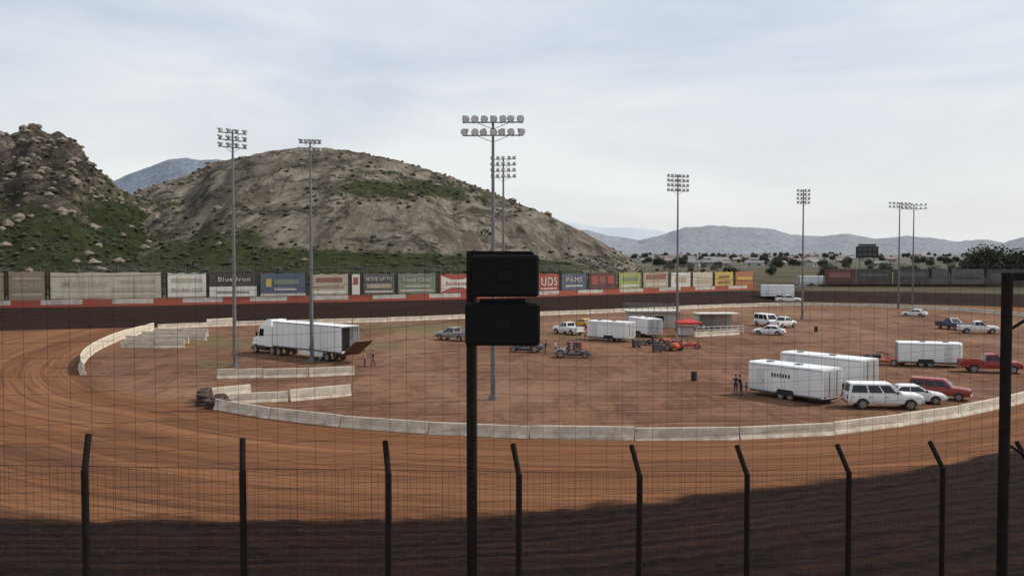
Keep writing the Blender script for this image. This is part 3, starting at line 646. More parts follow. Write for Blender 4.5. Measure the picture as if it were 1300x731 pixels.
def enclosed_trailer(L,label,h=2.15,w=1.25,stripe=None,name='enclosed_trailer',ax=None):
    e=root(name,label,'trailer','enclosed race trailers in the infield'); f=0.48
    mb=MB()
    def s(x,w_,k=0.12):
        return [(x,-w_,f),(x,w_,f),(x,w_,f+h-k),(x,w_-k*0.4,f+h-k*0.35),(x,w_-k,f+h),(x,-w_+k,f+h),(x,-w_+k*0.4,f+h-k*0.35),(x,-w_,f+h-k)]
    mb.loft([s(-L/2,w),s(L/2-0.35,w),s(L/2-0.1,w-0.15),s(L/2,w-0.4)]); part('body',mb,white2,e)
    mb=MB()
    for sg in(-1,1):
        mb.box((-0.05,sg*(w+0.008),f+0.06),(L-0.5,0.02,0.12)); mb.box((-0.05,sg*(w+0.006),f+h-0.17),(L-0.5,0.015,0.05))
        for k in range(1,int(L/1.2)): mb.box((-L/2+k*1.2,sg*(w+0.004),f+h/2),(0.014,0.008,h-0.4))
    part('trim',mb,M('trailer_trim',(0.28,0.28,0.28),0.5,0.4),e)
    mb=MB(); mb.box((-L/2-0.015,0,f+h/2),(0.03,2*w-0.2,h-0.25)); part('rear_door',mb,M('trailer_door',(0.42,0.42,0.42),0.5,0,0.2,1,0.5),e)
    for y in(-0.5,0.5):
        mb=MB(); mb.cyl((-L/2-0.05,y,f+0.2),(-L/2-0.05,y,f+h-0.2),0.02,None,5); part('door_bar',mb,galv,e)
    for sg in(-1,1):
        mb=MB(); x=L/2-1.4; y=sg*(w+0.012)
        mb.box((x,y,f+0.98),(0.8,0.012,1.75)); part('side_door',mb,M('side_door_white',(0.62,0.62,0.62),0.45,0,0.1,1,0.4),e)
        mb=MB(); mb.box((x-0.3,sg*(w+0.03),f+0.95),(0.05,0.03,0.16)); part('handle',mb,dark,e)
        xs=ax if ax else (-0.85,0.0)
        for x in xs: wheel(e,x,sg*(w-0.12),0.36,0.22)
        mb=MB(); mx=sum(xs)/2; wd=(max(xs)-min(xs))+0.95
        mb.add([(mx-wd/2,sg*(w+0.02),f-0.1),(mx-wd/2+0.2,sg*(w+0.02),f+0.36),(mx+wd/2-0.2,sg*(w+0.02),f+0.36),(mx+wd/2,sg*(w+0.02),f-0.1)],[(0,1,2,3)]); part('fender',mb,dark,e)
    mb=MB(); mb.box((0,0,f-0.07),(L-0.3,2*w-0.5,0.14)); mb.cyl((L/2-0.3,0.6,f-0.05),(L/2+1.2,0,f-0.05),0.05,None,6); mb.cyl((L/2-0.3,-0.6,f-0.05),(L/2+1.2,0,f-0.05),0.05,None,6); mb.cyl((L/2+1.0,0,0),(L/2+1.0,0,f+0.3),0.05,None,6); part('chassis_tongue',mb,dark,e)
    for x in(-0.6,L/2-1.5):
        mb=MB(); mb.box((x,0,f+h+0.05),(0.5,0.5,0.1),ch=0.02); part('roof_vent',mb,galv,e)
    for sg in(-1,1):
        mb=MB(); mb.box((-L/2-0.04,sg*(w-0.15),f+0.12),(0.03,0.22,0.1)); part('taillight',mb,lampred,e)
    if stripe is not None:
        for sg in(-1,1):
            mb=MB()
            for k in range(7): mb.box((L/2-2.6-k*0.27,sg*(w+0.014),f+h*0.62),(0.17,0.008,0.34-0.03*(k%3)))
            part('logo_marking',mb,stripe,e)
    return e
cagem=M('cage_paint',(0.05,0.05,0.052),0.4,0.3)
def sprint_car(p1,p2,label):
    e=root('sprint_car',label,'race car','open-wheel sprint cars in the pits')
    mb=MB()
    def s(x,w,z0,z1): return [(x,-w,z0),(x,w,z0),(x,w*1.05,(z0+z1)/2),(x,w*0.7,z1),(x,-w*0.7,z1),(x,-w*1.05,(z0+z1)/2)]
    mb.loft([s(2.15,0.10,0.32,0.42),s(1.9,0.22,0.26,0.56),s(1.2,0.3,0.22,0.70),s(0.35,0.36,0.2,0.80),s(0.3,0.36,0.2,0.58),s(-0.55,0.38,0.2,0.6)]); part('body',mb,p1,e)
    mb=MB(); mb.loft([s(-0.6,0.3,0.32,0.88),s(-0.95,0.42,0.3,1.0),s(-1.5,0.42,0.32,0.95),s(-2.0,0.24,0.4,0.75)]); part('tail_tank',mb,p2,e,smooth=False)
    mb=MB(); r=0.028
    pts=dict(a=(0.4,0.34,0.75),b=(0.15,0.27,1.22),c=(-0.45,0.27,1.30),d=(-0.65,0.36,0.7),f=(0.95,0.28,0.65))
    for sg in(-1,1):
        q={k:(v[0],sg*v[1],v[2]) for k,v in pts.items()}
        for i,j in('ab','bc','cd','fb'): mb.cyl(q[i],q[j],r,None,6)
        mb.cyl((-0.7,sg*0.85,0.32),(0.6,sg*0.62,0.32),r,None,6); mb.cyl((0.6,sg*0.62,0.32),(0.7,sg*0.3,0.36),r,None,6)
    for k in 'bc': mb.cyl((pts[k][0],-0.27,pts[k][2]),(pts[k][0],0.27,pts[k][2]),r,None,6)
    mb.cyl((1.55,-0.8,0.34),(1.55,0.8,0.34),0.035,None,6); mb.cyl((-1.15,-0.95,0.46),(-1.15,0.95,0.46),0.05,None,6)
    mb.cyl((2.2,-0.3,0.36),(2.2,0.3,0.36),r,None,6); mb.cyl((2.2,-0.28,0.36),(1.55,-0.28,0.36),r,None,6); mb.cyl((2.2,0.28,0.36),(1.55,0.28,0.36),r,None,6)
    part('roll_cage',mb,cagem,e)
    mb=MB(); mb.box((-0.4,0,0.75),(0.16,0.4,0.5),ch=0.04); part('seat',mb,dark,e)
    for sg in(-1,1):
        mb=MB(); mb.cyl((1.0,sg*0.35,0.5),(-0.4,sg*0.48,0.46),0.05,None,8); part('exhaust_pipe',mb,chrome,e)
    for sg in(-1,1):
        wheel(e,-1.15,sg*0.86,0.48,0.5); wheel(e,1.55,sg*0.80,0.35,0.24)
    return e
def semi():
    e=root('semi_truck','white semi truck with long box trailer and lowered rear ramp','truck')
    L=12.8; w=1.28; f=1.05; h=3.0
    mb=MB(); x0,x1=-9.5,3.3
    mb.box(((x0+x1)/2,w-0.03,f+h/2),(L,0.06,h)); mb.box(((x0+x1)/2,-w+0.03,f+h/2),(L,0.06,h))
    mb.box(((x0+x1)/2,0,f+h-0.03),(L-0.02,2*w-0.13,0.06)); mb.box(((x0+x1)/2,0,f+0.05),(L-0.02,2*w-0.13,0.1)); mb.box((x1-0.04,0,f+h/2),(0.07,2*w-0.14,h-0.22))
    mb.box((x0+1.6,0,f+h/2),(0.05,2*w-0.14,h-0.24),1)  # dark sheet behind the open rear, its colour standing in for interior shade
    part('trailer_body',mb,[white2,M('interior_shade_panel',(0.07,0.055,0.045),0.8)],e)
    mb=MB()
    for sg in(-1,1):
        mb.box(((x0+x1)/2,sg*(w+0.012),f+0.08),(L,0.02,0.16)); mb.box(((x0+x1)/2,sg*(w+0.012),f+h-0.06),(L,0.02,0.1))
        for k in range(1,10): mb.box((x0+k*1.2,sg*(w+0.004),f+h/2),(0.02,0.01,h-0.3))
        mb.box((x0+5.5,sg*(w-0.02),f-0.3),(4.5,0.05,0.5),1)
    part('trim',mb,[galv,white2],e)
    mb=MB(); mb.box((x0-1.3,0,1.72),(2.9,2*w-0.1,0.12),pitch=0.62); part('rear_ramp_door',mb,wood,e)
    for sg in(-1,1):
        mb=MB(); mb.cyl((x0,sg*(w-0.1),f+h-0.3),(x0-2.4,sg*(w-0.1),2.5),0.02,None,5); part('ramp_cable',mb,dark,e)
    mb=MB(); mb.box((x0+0.03,w-0.1,f+h/2),(0.1,0.1,h-0.1)); mb.box((x0+0.03,-w+0.1,f+h/2),(0.1,0.1,h-0.1)); mb.box((x0+0.03,0,f+h-0.12),(0.1,2*w-0.3,0.12)); part('rear_frame',mb,galv,e)
    for sg in(-1,1):
        for x in(x0+2.6,x0+3.8): wheel(e,x,sg*(w-0.2),0.5,0.34)
        for x in(2.3,3.6): wheel(e,x,sg*(w-0.22),0.5,0.34)
        wheel(e,7.1,sg*(w-0.2),0.5,0.3)
    mb=MB(); mb.box((4.6,0,0.85),(7.2,0.9,0.3)); part('chassis',mb,dark,e)
    mb=MB()
    mb.box((4.5,0,2.15),(1.7,2.4,2.5),ch=0.08)
    hexa(mb,(3.7,5.4,1.2),(3.9,4.9,1.05),3.4,4.2)
    hexa(mb,(5.35,6.9,1.12),(5.35,6.45,1.02),1.0,3.2); hexa(mb,(5.35,6.5,1.05),(5.35,5.6,0.95),3.2,3.8)
    mb.loft([sec(6.7,1.04,0.85,2.05),sec(7.4,1.0,0.85,1.98),sec(7.95,0.9,0.8,1.85),sec(8.1,0.78,0.85,1.65)])
    for sg in(-1,1): mb.box((7.3,sg*0.98,1.15),(1.3,0.42,0.22),ch=0.06)
    part('cab',mb,white,e)
    q=hexa(MB(),(5.35,6.9,1.12),(5.35,6.45,1.02),1.0,3.2)
    for nm,qq in(('window',[q[0],q[1],q[5],q[4]]),('window',[q[2],q[3],q[7],q[6]]),('windscreen',[q[1],q[2],q[6],q[5]])):
        m_=MB(); m_.quad(*onquad(qq,0.12,0.86,0.52,0.92,0.015)); O(nm,m_.mesh(nm,glass,fix=False),e)
    mb=MB(); mb.box((8.12,0,1.25),(0.05,1.0,0.75)); part('grille',mb,chrome,e)
    mb=MB(); mb.box((8.2,0,0.6),(0.2,2.3,0.35),ch=0.04); part('front_bumper',mb,chrome,e)
    for sg in(-1,1):
        mb=MB(); mb.cyl((3.48,sg*1.0,0.9),(3.48,sg*1.0,3.9),0.08,None,8); part('exhaust_stack',mb,chrome,e)
        mb=MB(); mb.cyl((4.8,sg*1.0,0.75),(6.2,sg*1.0,0.75),0.3,None,12); part('fuel_tank',mb,dark,e)
        mb=MB(); mb.box((8.0,sg*0.8,1.2),(0.1,0.25,0.2)); part('headlight',mb,lampw,e)
        mb=MB(); mb.box((6.6,sg*1.35,2.4),(0.12,0.2,0.5)); mb.cyl((6.6,sg*1.0,2.5),(6.6,sg*1.35,2.5),0.02,None,5); part('mirror',mb,dark,e)
    return e
s=semi(); a=P(433,461); d=Vector((-0.765,0.644,0)); d.normalize(); c=a+d*9.5+Vector((0.644,0.765,0))*1.28
s.location=(c.x,c.y,0); s.rotation_euler=(0,0,math.atan2(d.y,d.x))
G='cars and trucks parked on the infield'
place(car('pickup',silver,'pickup_truck','silver pickup truck parked on the dirt infield',G),(592,434),(549,431),1)
place(car('pickup',white,'pickup_truck','white pickup truck with silver trim beside race trailers',G),(738,427),(693,422),1)
place(car('sedan',yellow,'parked_car','yellow car partly hidden behind a white pickup',G),(748,417),(722,414),1)
place(enclosed_trailer(6.6,'white enclosed trailer with roof vents beside sprint cars',2.3),(800,435),(740,431),1.2)
place(enclosed_trailer(6.4,'white enclosed trailer with an open side door',2.3),(838,432),(783,422),1.2)
place(sprint_car(blackp,silver,'black and white sprint car beside a person'),(702,454),(748,455),0.8,1.05)
place(sprint_car(blackp,bluep,'black and blue sprint car in the pits'),(690,448),(645,447),0.8,1.02)
place(sprint_car(orange,redp,'orange sprint car with red tail'),(848,442),(890,443),0.8,1.05)
place(sprint_car(redp,orange,'red sprint car with orange tail'),(860,447),(826,442),0.8,1.0)
place(sprint_car(blackp,orange,'black sprint car with orange tail'),(848,440),(815,438),0.8)
place(sprint_car(orange,blackp,'orange and black sprint car behind a trailer'),(1096,461),(1138,465),0.8,1.05)
place(car('van',white,'van','white van parked on the far infield',G),(952,412),(982,416),1)
place(car('pickup',white,'pickup_truck','white pickup truck on the far infield',G),(985,418),(1016,415),1)
place(car('sedan',white,'parked_car','white sedan parked on the far infield',G),(987,426),(962,425),1)
place(car('pickup',bluep,'pickup_truck','dark blue pickup truck parked near the far turn',G),(1184,416),(1220,420),1)
place(car('pickup',white,'pickup_truck','white pickup truck parked beside a blue one',G),(1220,423),(1267,424),1)
place(enclosed_trailer(6.3,'white enclosed trailer hitched to a red pickup',2.1),(1150,465),(1212,467),1.2)
place(car('pickup',redp,'pickup_truck','dark red pickup truck towing a white trailer',G),(1226,473),(1296,475),1)
place(enclosed_trailer(7.4,'large white enclosed trailer with dark wheels and fender',2.35,ax=(-0.6,0.3),stripe=B['slate']),(1046,515),(947,500),1.25)
place(enclosed_trailer(8.6,'long white enclosed trailer parked behind another trailer',2.3,ax=(-1.0,-0.1)),(1090,497),(992,484),1.25)
place(car('suv',white,'parked_car','white sport utility vehicle with dark windows',G),(1078,519),(1173,521),1)
place(car('sedan',white,'parked_car','white sedan beside a sport utility vehicle',G),(1134,513),(1196,514),1)
place(car('suv',redp,'parked_car','red sport utility vehicle parked beside a white sedan',G),(1160,505),(1222,510),1,0.84)
def toolbox(p,label,mat):
    c=P(*p); e=root('tool_chest',label,'tool chest','tool chests beside race cars',(c.x,c.y,0),random.uniform(-0.5,0.5))
    mb=MB(); mb.box((0,0,0.62),(1.1,0.55,0.85),ch=0.02); part('cabinet',mb,mat,e)
    for z in(0.35,0.6,0.85):
        mb=MB(); mb.box((0,-0.285,z),(0.98,0.02,0.2)); mb.box((0,-0.31,z+0.05),(0.5,0.03,0.02)); part('drawer',mb,M('drawer_grey',(0.12,0.12,0.12),0.5),e)
    for x in(-0.45,0.45):
        mb=MB(); mb.cyl((x,-0.2,0.09),(x,0.2,0.09),0.09,None,10); part('caster',mb,rubber,e)
toolbox((733,444),'red tool chest on casters beside a trailer',redp); toolbox((808,441),'black tool chest on casters beside a trailer',blackp); toolbox((672,441),'red tool chest on casters in the pits',redp); toolbox((834,447),'black tool chest on casters by race cars',blackp)
def pt(px,d): return (px-650)/F*d
e=enclosed_trailer(8.6,'tall white box trailer at the track entrance',3.1); x=pt(987,236); e.location=(x,236,gz(x,236)); e.rotation_euler=(0,0,math.pi-0.2)
e=car('pickup',white,'pickup_truck','white pickup truck at the track entrance gate',G); x=pt(1001,229); e.location=(x,229,gz(x,229)); e.rotation_euler=(0,0,-0.2); e.scale=(1.15,)*3
e=car('pickup',silver,'pickup_truck','silver pickup truck at the track entrance gate',G); x=pt(1012,262); e.location=(x,262,gz(x,262)); e.rotation_euler=(0,0,2.8)
e=enclosed_trailer(9,'long white trailer parked outside the track gate',3.0); x=pt(1030,300); e.location=(x,300,2.4); e.rotation_euler=(0,0,0.1)
e=place(car('sedan',white,'parked_car','white sedan on the track beside the barrier',G),(1172,402),(1150,401),0)
# ---------------------------------------------------------------- infield building, canopy, scoreboard
def building():
    c=P(848,418)+Vector((-2,5,0))
    e=root('infield_building','low concrete infield building with flat roof and rooftop railing','building',None,(c.x,c.y,0),0.06)
    mb=MB(); mb.box((0,0,1.35),(8.0,4.5,2.7)); part('wall',mb,conc2,e)
    mb=MB(); mb.box((0,-0.2,2.82),(9.0,5.6,0.2)); part('roof',mb,M('roof_pale',(0.6,0.58,0.52),0.8),e)
    mb=MB()
    for x in np.linspace(-4.3,4.3,9): mb.cyl((x,-2.8,2.9),(x,-2.8,4.0),0.035,None,5); mb.cyl((x,2.4,2.9),(x,2.4,4.0),0.035,None,5)
    for z in(3.3,3.65,4.0):
        mb.cyl((-4.3,-2.8,z),(4.3,-2.8,z),0.03,None,5); mb.cyl((-4.3,2.4,z),(4.3,2.4,z),0.03,None,5)
    for x in(-4.3,4.3): mb.cyl((x,-2.8,4.0),(x,2.4,4.0),0.03,None,5)
    part('railing',mb,galv,e)
    for x in(-2.8,0.9): 
        mb=MB(); mb.box((x,-2.27,1.55),(1.5,0.05,0.9)); part('window',mb,glass,e)
    mb=MB(); mb.box((-0.9,-2.27,1.05),(0.95,0.05,2.1)); part('door',mb,M('door_grey',(0.2,0.2,0.2)),e)
    for x in(-4.2,-1.6,1.9,4.2):
        mb=MB(); mb.cyl((x,-2.8,0),(x,-2.8,2.7),0.06,None,6); part('column',mb,galv,e)
    c2=P(916,419)+Vector((0,4,0))
    e=root('open_shed','pale open-fronted shed with fenced enclosure beside the infield building','shed',None,(c2.x,c2.y,0),0.06)
    mb=MB(); mb.box((0,1.7,1.2),(6.5,0.15,2.4)); mb.box((-3.2,0.1,1.2),(0.15,3.1,2.4)); part('wall',mb,conc2,e)
    mb=MB(); mb.box((0,0,2.5),(7.0,4.2,0.14)); part('roof',mb,M('roof_pale',(0.6,0.58,0.52)),e)
    for x in(-3.2,-1.1,1.1,3.2):
        mb=MB(); mb.cyl((x,-1.8,0),(x,-1.8,2.43),0.05,None,6); part('post',mb,galv,e)
    mb=MB()
    for z in(0.3,0.6,0.9,1.2): mb.cyl((-3.2,-1.85,z),(3.2,-1.85,z),0.025,None,5)
    part('railing',mb,galv,e)
building()
c=P(876,427)
e=root('canopy_tent','small red canopy tent on four thin posts','tent',None,(c.x,c.y+1,0),0.1)
mb=MB(); vs=[(-1.7,-1.5,2.1),(1.7,-1.5,2.1),(1.7,1.5,2.1),(-1.7,1.5,2.1),(0,0,2.6),(-1.7,-1.5,1.85),(1.7,-1.5,1.85),(1.7,1.5,1.85),(-1.7,1.5,1.85)]
mb.add(vs,[(0,1,4),(1,2,4),(2,3,4),(3,0,4),(5,6,1,0),(6,7,2,1),(7,8,3,2),(8,5,0,3)]); part('canopy',mb,M('canopy_red',(0.5,0.03,0.025),0.7),e)
for x in(-1.65,1.65):
    for y in(-1.45,1.45):
        mb=MB(); mb.cyl((x,y,0),(x,y,2.1),0.03,None,6); part('leg',mb,galv,e)
c=P(872,426)
e=root('ticket_booth','small white wooden booth under a red canopy','booth',None,(c.x,c.y+1,0),0.1)
mb=MB(); mb.box((0,0,0.6),(2.0,1.2,1.2),ch=0.03); part('counter',mb,white,e)
mb=MB(); mb.box((0,-0.05,1.25),(2.3,1.5,0.08)); part('shelf',mb,wood,e)
c0=P(884,426.5);c1=P(944,424)
e=root('white_railing','white pipe railing on the infield','railing'); mb=MB()
for i in range(9):
    p=c0.lerp(c1,i/8); mb.cyl((p.x,p.y,0),(p.x,p.y,1.3),0.05,None,5)
for z in(0.45,0.9,1.3): mb.cyl((c0.x,c0.y,z),(c1.x,c1.y,z),0.045,None,5)
part('rail',mb,M('white_pipe',(0.7,0.7,0.68)),e)
X=pt(1100.5,298)
e=root('scoreboard','dark electronic scoreboard on two steel posts behind the wall','scoreboard',None,(X,298,2.4),0.0)
mb=MB(); mb.box((0,0,11.7),(7.6,0.6,3.9),ch=0.05); part('panel',mb,blackp,e)
mb=MB(); mb.box((0,-0.03,14.1),(6.0,0.5,0.8),ch=0.05); part('header_sign',mb,B['slate'],e)
for i in range(4):
    for j in range(2):
        mb=MB(); mb.box((-2.6+i*1.7,-0.33,12.6-j*1.7),(1.1,0.04,1.0)); part('display_window',mb,M('display_grey',(0.06,0.065,0.07),0.3),e)
for x in(-2.4,2.4):
    mb=MB(); mb.cyl((x,0.2,0),(x,0.2,10),0.2,None,8); part('post',mb,galv,e)
for p in((881,483),(1036,421),(1050,512)):
    c=P(*p); mb=MB(); n=14
    def ring(z,r): return [(r*math.cos(2*math.pi*i/n),r*math.sin(2*math.pi*i/n),z) for i in range(n)]
    mb.loft([ring(0,0.28),ring(0.3,0.29),ring(0.32,0.31),ring(0.34,0.29),ring(0.6,0.29),ring(0.62,0.31),ring(0.64,0.29),ring(0.9,0.28)])
    o=O('barrel',mb.mesh('barrel',blackp),None,(c.x,c.y,0)); tag(o,'black steel drum standing on the infield dirt','barrel','black drums on the infield')
# ---------------------------------------------------------------- trees
def leaf_mat(nm,c):
    m,nt,b=new_mat(nm); pos=geo_pos(nt)
    cc=mixc(nt,ramp(nt,noisen(nt,pos,0.8,4,0.7),0.3,0.7),tuple(x*0.5 for x in c),tuple(x*1.4 for x in c)); nt.links.new(cc,b.inputs['Base Color']); b.inputs['Roughness'].default_value=0.9; return m
LF=leaf_mat('leaf_green',(0.045,0.055,0.026)); BK=M('bark',(0.09,0.065,0.045),0.9)
def tree_meshes(h,w,seed,nleaf=1400):
    R=random.Random(seed); tb=MB(); cb=MB()
    tb.cyl((0,0,-0.5),(0.1*h/10,0,h*0.35),h*0.03,h*0.02,7); tips=[]
    for i in range(7):
        a=R.uniform(0,6.28); z=h*R.uniform(0.5,0.92); rr=w*0.5*R.uniform(0.2,0.8)*(1.2-z/h*0.6)
        t=Vector((rr*math.cos(a),rr*math.sin(a),z)); tb.cyl((0.1*h/10,0,h*0.3),t,h*0.014,h*0.004,5); tips.append((t,w*R.uniform(0.16,0.3)))
    for i in range(5):
        a=R.uniform(0,6.28); tips.append((Vector((w*0.32*math.cos(a),w*0.32*math.sin(a),h*R.uniform(0.4,0.7))),w*0.2))
    for i in range(nleaf):
        t,r=R.choice(tips); v=Vector((R.gauss(0,1),R.gauss(0,1),R.gauss(0,0.8))).normalized()*r*(R.random()**0.4)*1.1; p=t+v
        s=w*0.035*R.uniform(0.6,1.5); n=Vector((R.uniform(-1,1),R.uniform(-1,1),R.uniform(-0.3,1))).normalized(); a=n.orthogonal().normalized()*s; b=n.cross(a).normalized()*s*0.8
        cb.quad(p-a,p+b,p+a,p-b)
    return tb.mesh('trunk',BK),cb.mesh('crown',LF,fix=False)
TM=[tree_meshes(1,0.9,3),tree_meshes(1,0.75,5),tree_meshes(1,1.1,9)]
def tree(x,y,z,h,k,label,cat='tree',grp=None,name='broadleaf_tree'):
    e=root(name,label,cat,grp,(x,y,z),random.uniform(0,6)); e.scale=(h,h,h)
    O('trunk',TM[k][0],e); O('crown',TM[k][1],e); return e
tree(pt(609,300),300,9,12,2,'dark green bushy tree at the foot of the rocky hill')
for px_,d,h,k in((1247,320,14.5,1),(1238,330,11.5,0),(1256,324,13.5,2),(1262,326,12,0),(1276,335,12.5,2),(1290,322,13,1),(1303,325,13,0),(1320,320,12,1),(1228,340,8,0),(1050,360,7,2),(1150,350,7,0),(1185,345,6.5,2),(1125,365,8,1),(1210,350,7.5,1)):
    tree(pt(px_,d),d,2.4,h,k,'dark green tree behind the far turn wall','tree','trees behind the far turn')
def ter(d): return 2.4+max(0,min(d-350,2300))*0.0125-0.3
wallc=[M('stucco_cream',(0.36,0.33,0.29)),M('stucco_white',(0.46,0.45,0.43)),M('stucco_tan',(0.28,0.24,0.2)),M('stucco_grey',(0.31,0.32,0.33))]
roofc=[M('roof_tile',(0.23,0.16,0.13)),M('roof_shingle',(0.2,0.19,0.19))]
for i in range(75):
    d=random.uniform(650,1700); px_=random.uniform(815,1320) if i%2 else random.uniform(820,1060)
    w_=random.uniform(9,18); h_=random.uniform(2.8,4.8)
    e=root('house','distant low stucco house with a pitched roof','house','houses of the distant town',(pt(px_,d),d,ter(d)-0.5),random.uniform(-0.6,0.6))
    mb=MB(); mb.box((0,0,h_/2),(w_,8,h_)); part('wall',mb,random.choice(wallc),e)
    mb=MB(); mb.add([(-w_/2-.4,-4.5,h_),(w_/2+.4,-4.5,h_),(w_/2+.4,4.5,h_),(-w_/2-.4,4.5,h_),(-w_/2-.4,0,h_+1.8),(w_/2+.4,0,h_+1.8)],[(0,1,5,4),(2,3,4,5),(0,4,3),(1,2,5),(0,3,2,1)]); part('roof',mb,random.choice(roofc),e)
    for sx_ in(-1,1):
        mb=MB(); mb.box((sx_*w_/4,-4.02,h_*0.5),(1.6,0.06,1.2)); part('window',mb,glass,e)
for i in range(230):
    d=random.uniform(360,1700); px_=random.uniform(800,1330)
    tree(pt(px_,d),d,ter(d),random.uniform(3.5,9)*(1 if d>500 else 0.75),random.randrange(3),'small distant tree among the town houses','tree','trees of the distant town')
# ---------------------------------------------------------------- near fence
S0=np.array([-5.945,12.0]); SV=np.array([2.0153,0.605])
def fl(t): 
    p=S0+SV*t; return Vector((p[0],p[1],0))
NV=Vector((-SV[1],SV[0],0)).normalized()
def tipz(t):
    p=fl(t); pxx=650+F*p.x/p.y; yy=np.interp(pxx,[0,108,302,487,655,808,950,1078,1190,1300],[553,555,560,563,567,568,568,567,563,563]); return Q(pxx,yy,p.y).z
e=root('safety_fence','low wire mesh fence on dark posts with angled tops','fence'); 
for k in range(-2,10):
    t=k; p=fl(t); z=tipz(t); bz=z-0.45
    r=root('fence_post','dark steel fence post with top arm angled over the track','fence post','dark angled fence posts beside the track',(p.x,p.y,0))
    r.rotation_euler=(random.uniform(-.004,.004),random.uniform(-.004,.004),0)
    mb=MB(); mb.cyl((0,0,2.0),(0,0,bz),0.050,None,12); part('shaft',mb,rust,r,smooth=False)
    arm=NV*0.34+Vector((0,0,0.44)); mb=MB(); mb.cyl((0,0,bz-0.03),(arm.x,arm.y,bz+0.42),0.045,0.045,12); part('angled_arm',mb,rust,r)
mw=MB(); mc=MB()
ts=np.arange(-2,9.6,0.048)
def topz(t): return tipz(t)-0.42
for t in ts:
    p=fl(t)+NV*0.07; z=topz(t); mw.cyl((p.x,p.y,z-3.8),(p.x,p.y,z),0.0022,None,3,cap=False)
tt=np.arange(-2,9.6,0.5)
for r_ in range(0,40):
    for a_,b_ in zip(tt[:-1],tt[1:]):
        p=fl(a_)+NV*0.07;q=fl(b_)+NV*0.07; mw.cyl((p.x,p.y,topz(a_)-r_*0.095),(q.x,q.y,topz(b_)-r_*0.095),0.005 if r_==0 else 0.0022,None,3,cap=False)
part('wire_mesh',mw,wire,e)
for s_ in(0.25,0.6,0.95):
    for a_,b_ in zip(tt[:-1],tt[1:]):
        pa=fl(a_)+NV*(0.34*s_);pb=fl(b_)+NV*(0.34*s_)
        mc.cyl((pa.x,pa.y,tipz(a_)-0.45+0.43*s_),(pb.x,pb.y,tipz(b_)-0.45+0.43*s_),0.0022,None,3,cap=False)
part('top_strand',mc,wire,e)
e=root('tall_catch_fence','tall square-mesh cable fence hung between heavy steel poles','fence')
off=-NV*0.35; mw=MB()
def tz(t):
    u=((t-2.72)/5.15)%1.0; return np.interp(t,[-3,2.72,7.87,11],[11.55,11.5,11.25,11.1])-0.35*4*u*(1-u)
tt2=np.arange(-3,10,0.32)
for i,t in enumerate(np.arange(-3,10,0.128)):
    p=fl(t)+off; j=0.02*math.sin(i*2.3)
    mw.cyl((p.x,p.y,7.3),(p.x+j,p.y,tz(t)),0.0024,None,3,cap=False)
for r_ in range(0,17):
    for a_,b_ in zip(tt2[:-1],tt2[1:]):
        p=fl(a_)+off;q=fl(b_)+off; f=r_/17.0
        za=tz(a_)*(1-f)+7.4*f+0.02*math.sin(a_*2.1+r_*1.7); zb_=tz(b_)*(1-f)+7.4*f+0.02*math.sin(b_*2.1+r_*1.7)
        mw.cyl((p.x,p.y,za),(q.x,q.y,zb_),0.0042 if r_==0 else 0.0024,None,3,cap=False)
part('cable_mesh',mw,wire,e)
def fencepole(px,d,topy,r,label):
    tp=Q(px,topy,d); e=root('fence_pole',label,'pole','heavy steel fence poles',(tp.x,tp.y,0))
    mb=MB(); mb.cyl((0,0,2),(0,0,tp.z),r,None,14); mb.cyl((0,0,tp.z),(0,0,tp.z+0.03),r*1.15,r*0.6,14); part('shaft',mb,rust,e); return e,tp
e,tp=fencepole(598.5,13.75,321,0.083,'tall black steel pole carrying two loudspeakers')
e2,tp2=fencepole(1279,16.3,347,0.10,'tall dark steel fence pole with side brackets')
mb=MB(); mb.box((0.2,0,tp2.z-0.06),(0.55,0.12,0.14)); part('bracket',mb,rust,e2)
mb=MB(); mb.cyl((0,0,tp2.z-1.1),(0.4,0,tp2.z-0.85),0.03,None,6); part('bracket',mb,rust,e2)
mb=MB(); mb.cyl((0,0,tp2.z-3.2),(0.5,0,tp2.z-3.5),0.03,None,6); part('bracket',mb,rust,e2)
def speaker(x0,x1,y0,y1,d,lab):
    a=Q(x0,y1,d);b_=Q(x1,y0,d); c=(a+b_)/2; w_=b_.x-a.x; h_=b_.z-a.z
    e=root('loudspeaker',lab,'loudspeaker','pair of loudspeakers on a pole',(c.x,c.y+0.25,c.z-h_/2),0.02)
    mb=MB(); mb.box((0,0,h_/2),(w_,0.5,h_),ch=0.035); part('cabinet',mb,spk,e)
    mb=MB(); mb.box((0,0.26,h_/2),(w_*0.9,0.03,h_*0.86)); part('grille',mb,grille,e)
    mb=MB(); mb.box((0,-0.262,h_*0.5),(0.22,0.02,0.14),ch=0.005); part('terminal_plate',mb,grille,e)
speaker(598,684,323,377,13.1,'black loudspeaker cabinet mounted high on a steel pole')
speaker(590,685.5,385,439,13.1,'black loudspeaker cabinet mounted below another on a pole')
a=Q(598,318,13.75) 
for cc_,dd_ in(((0.45,-0.35,a.z-0.04),(1.02,0.07,0.05)),((0.5,-0.4,a.z-0.80),(0.7,0.3,0.1)),((0.95,-0.35,a.z-0.1),(0.07,0.08,0.12)),((0.1,-0.2,a.z-0.45),(0.1,0.4,0.08)),((0.1,-0.2,a.z-1.2),(0.1,0.4,0.08))):
    mb=MB(); mb.box(cc_,dd_); part('speaker_bracket',mb,rust,e)
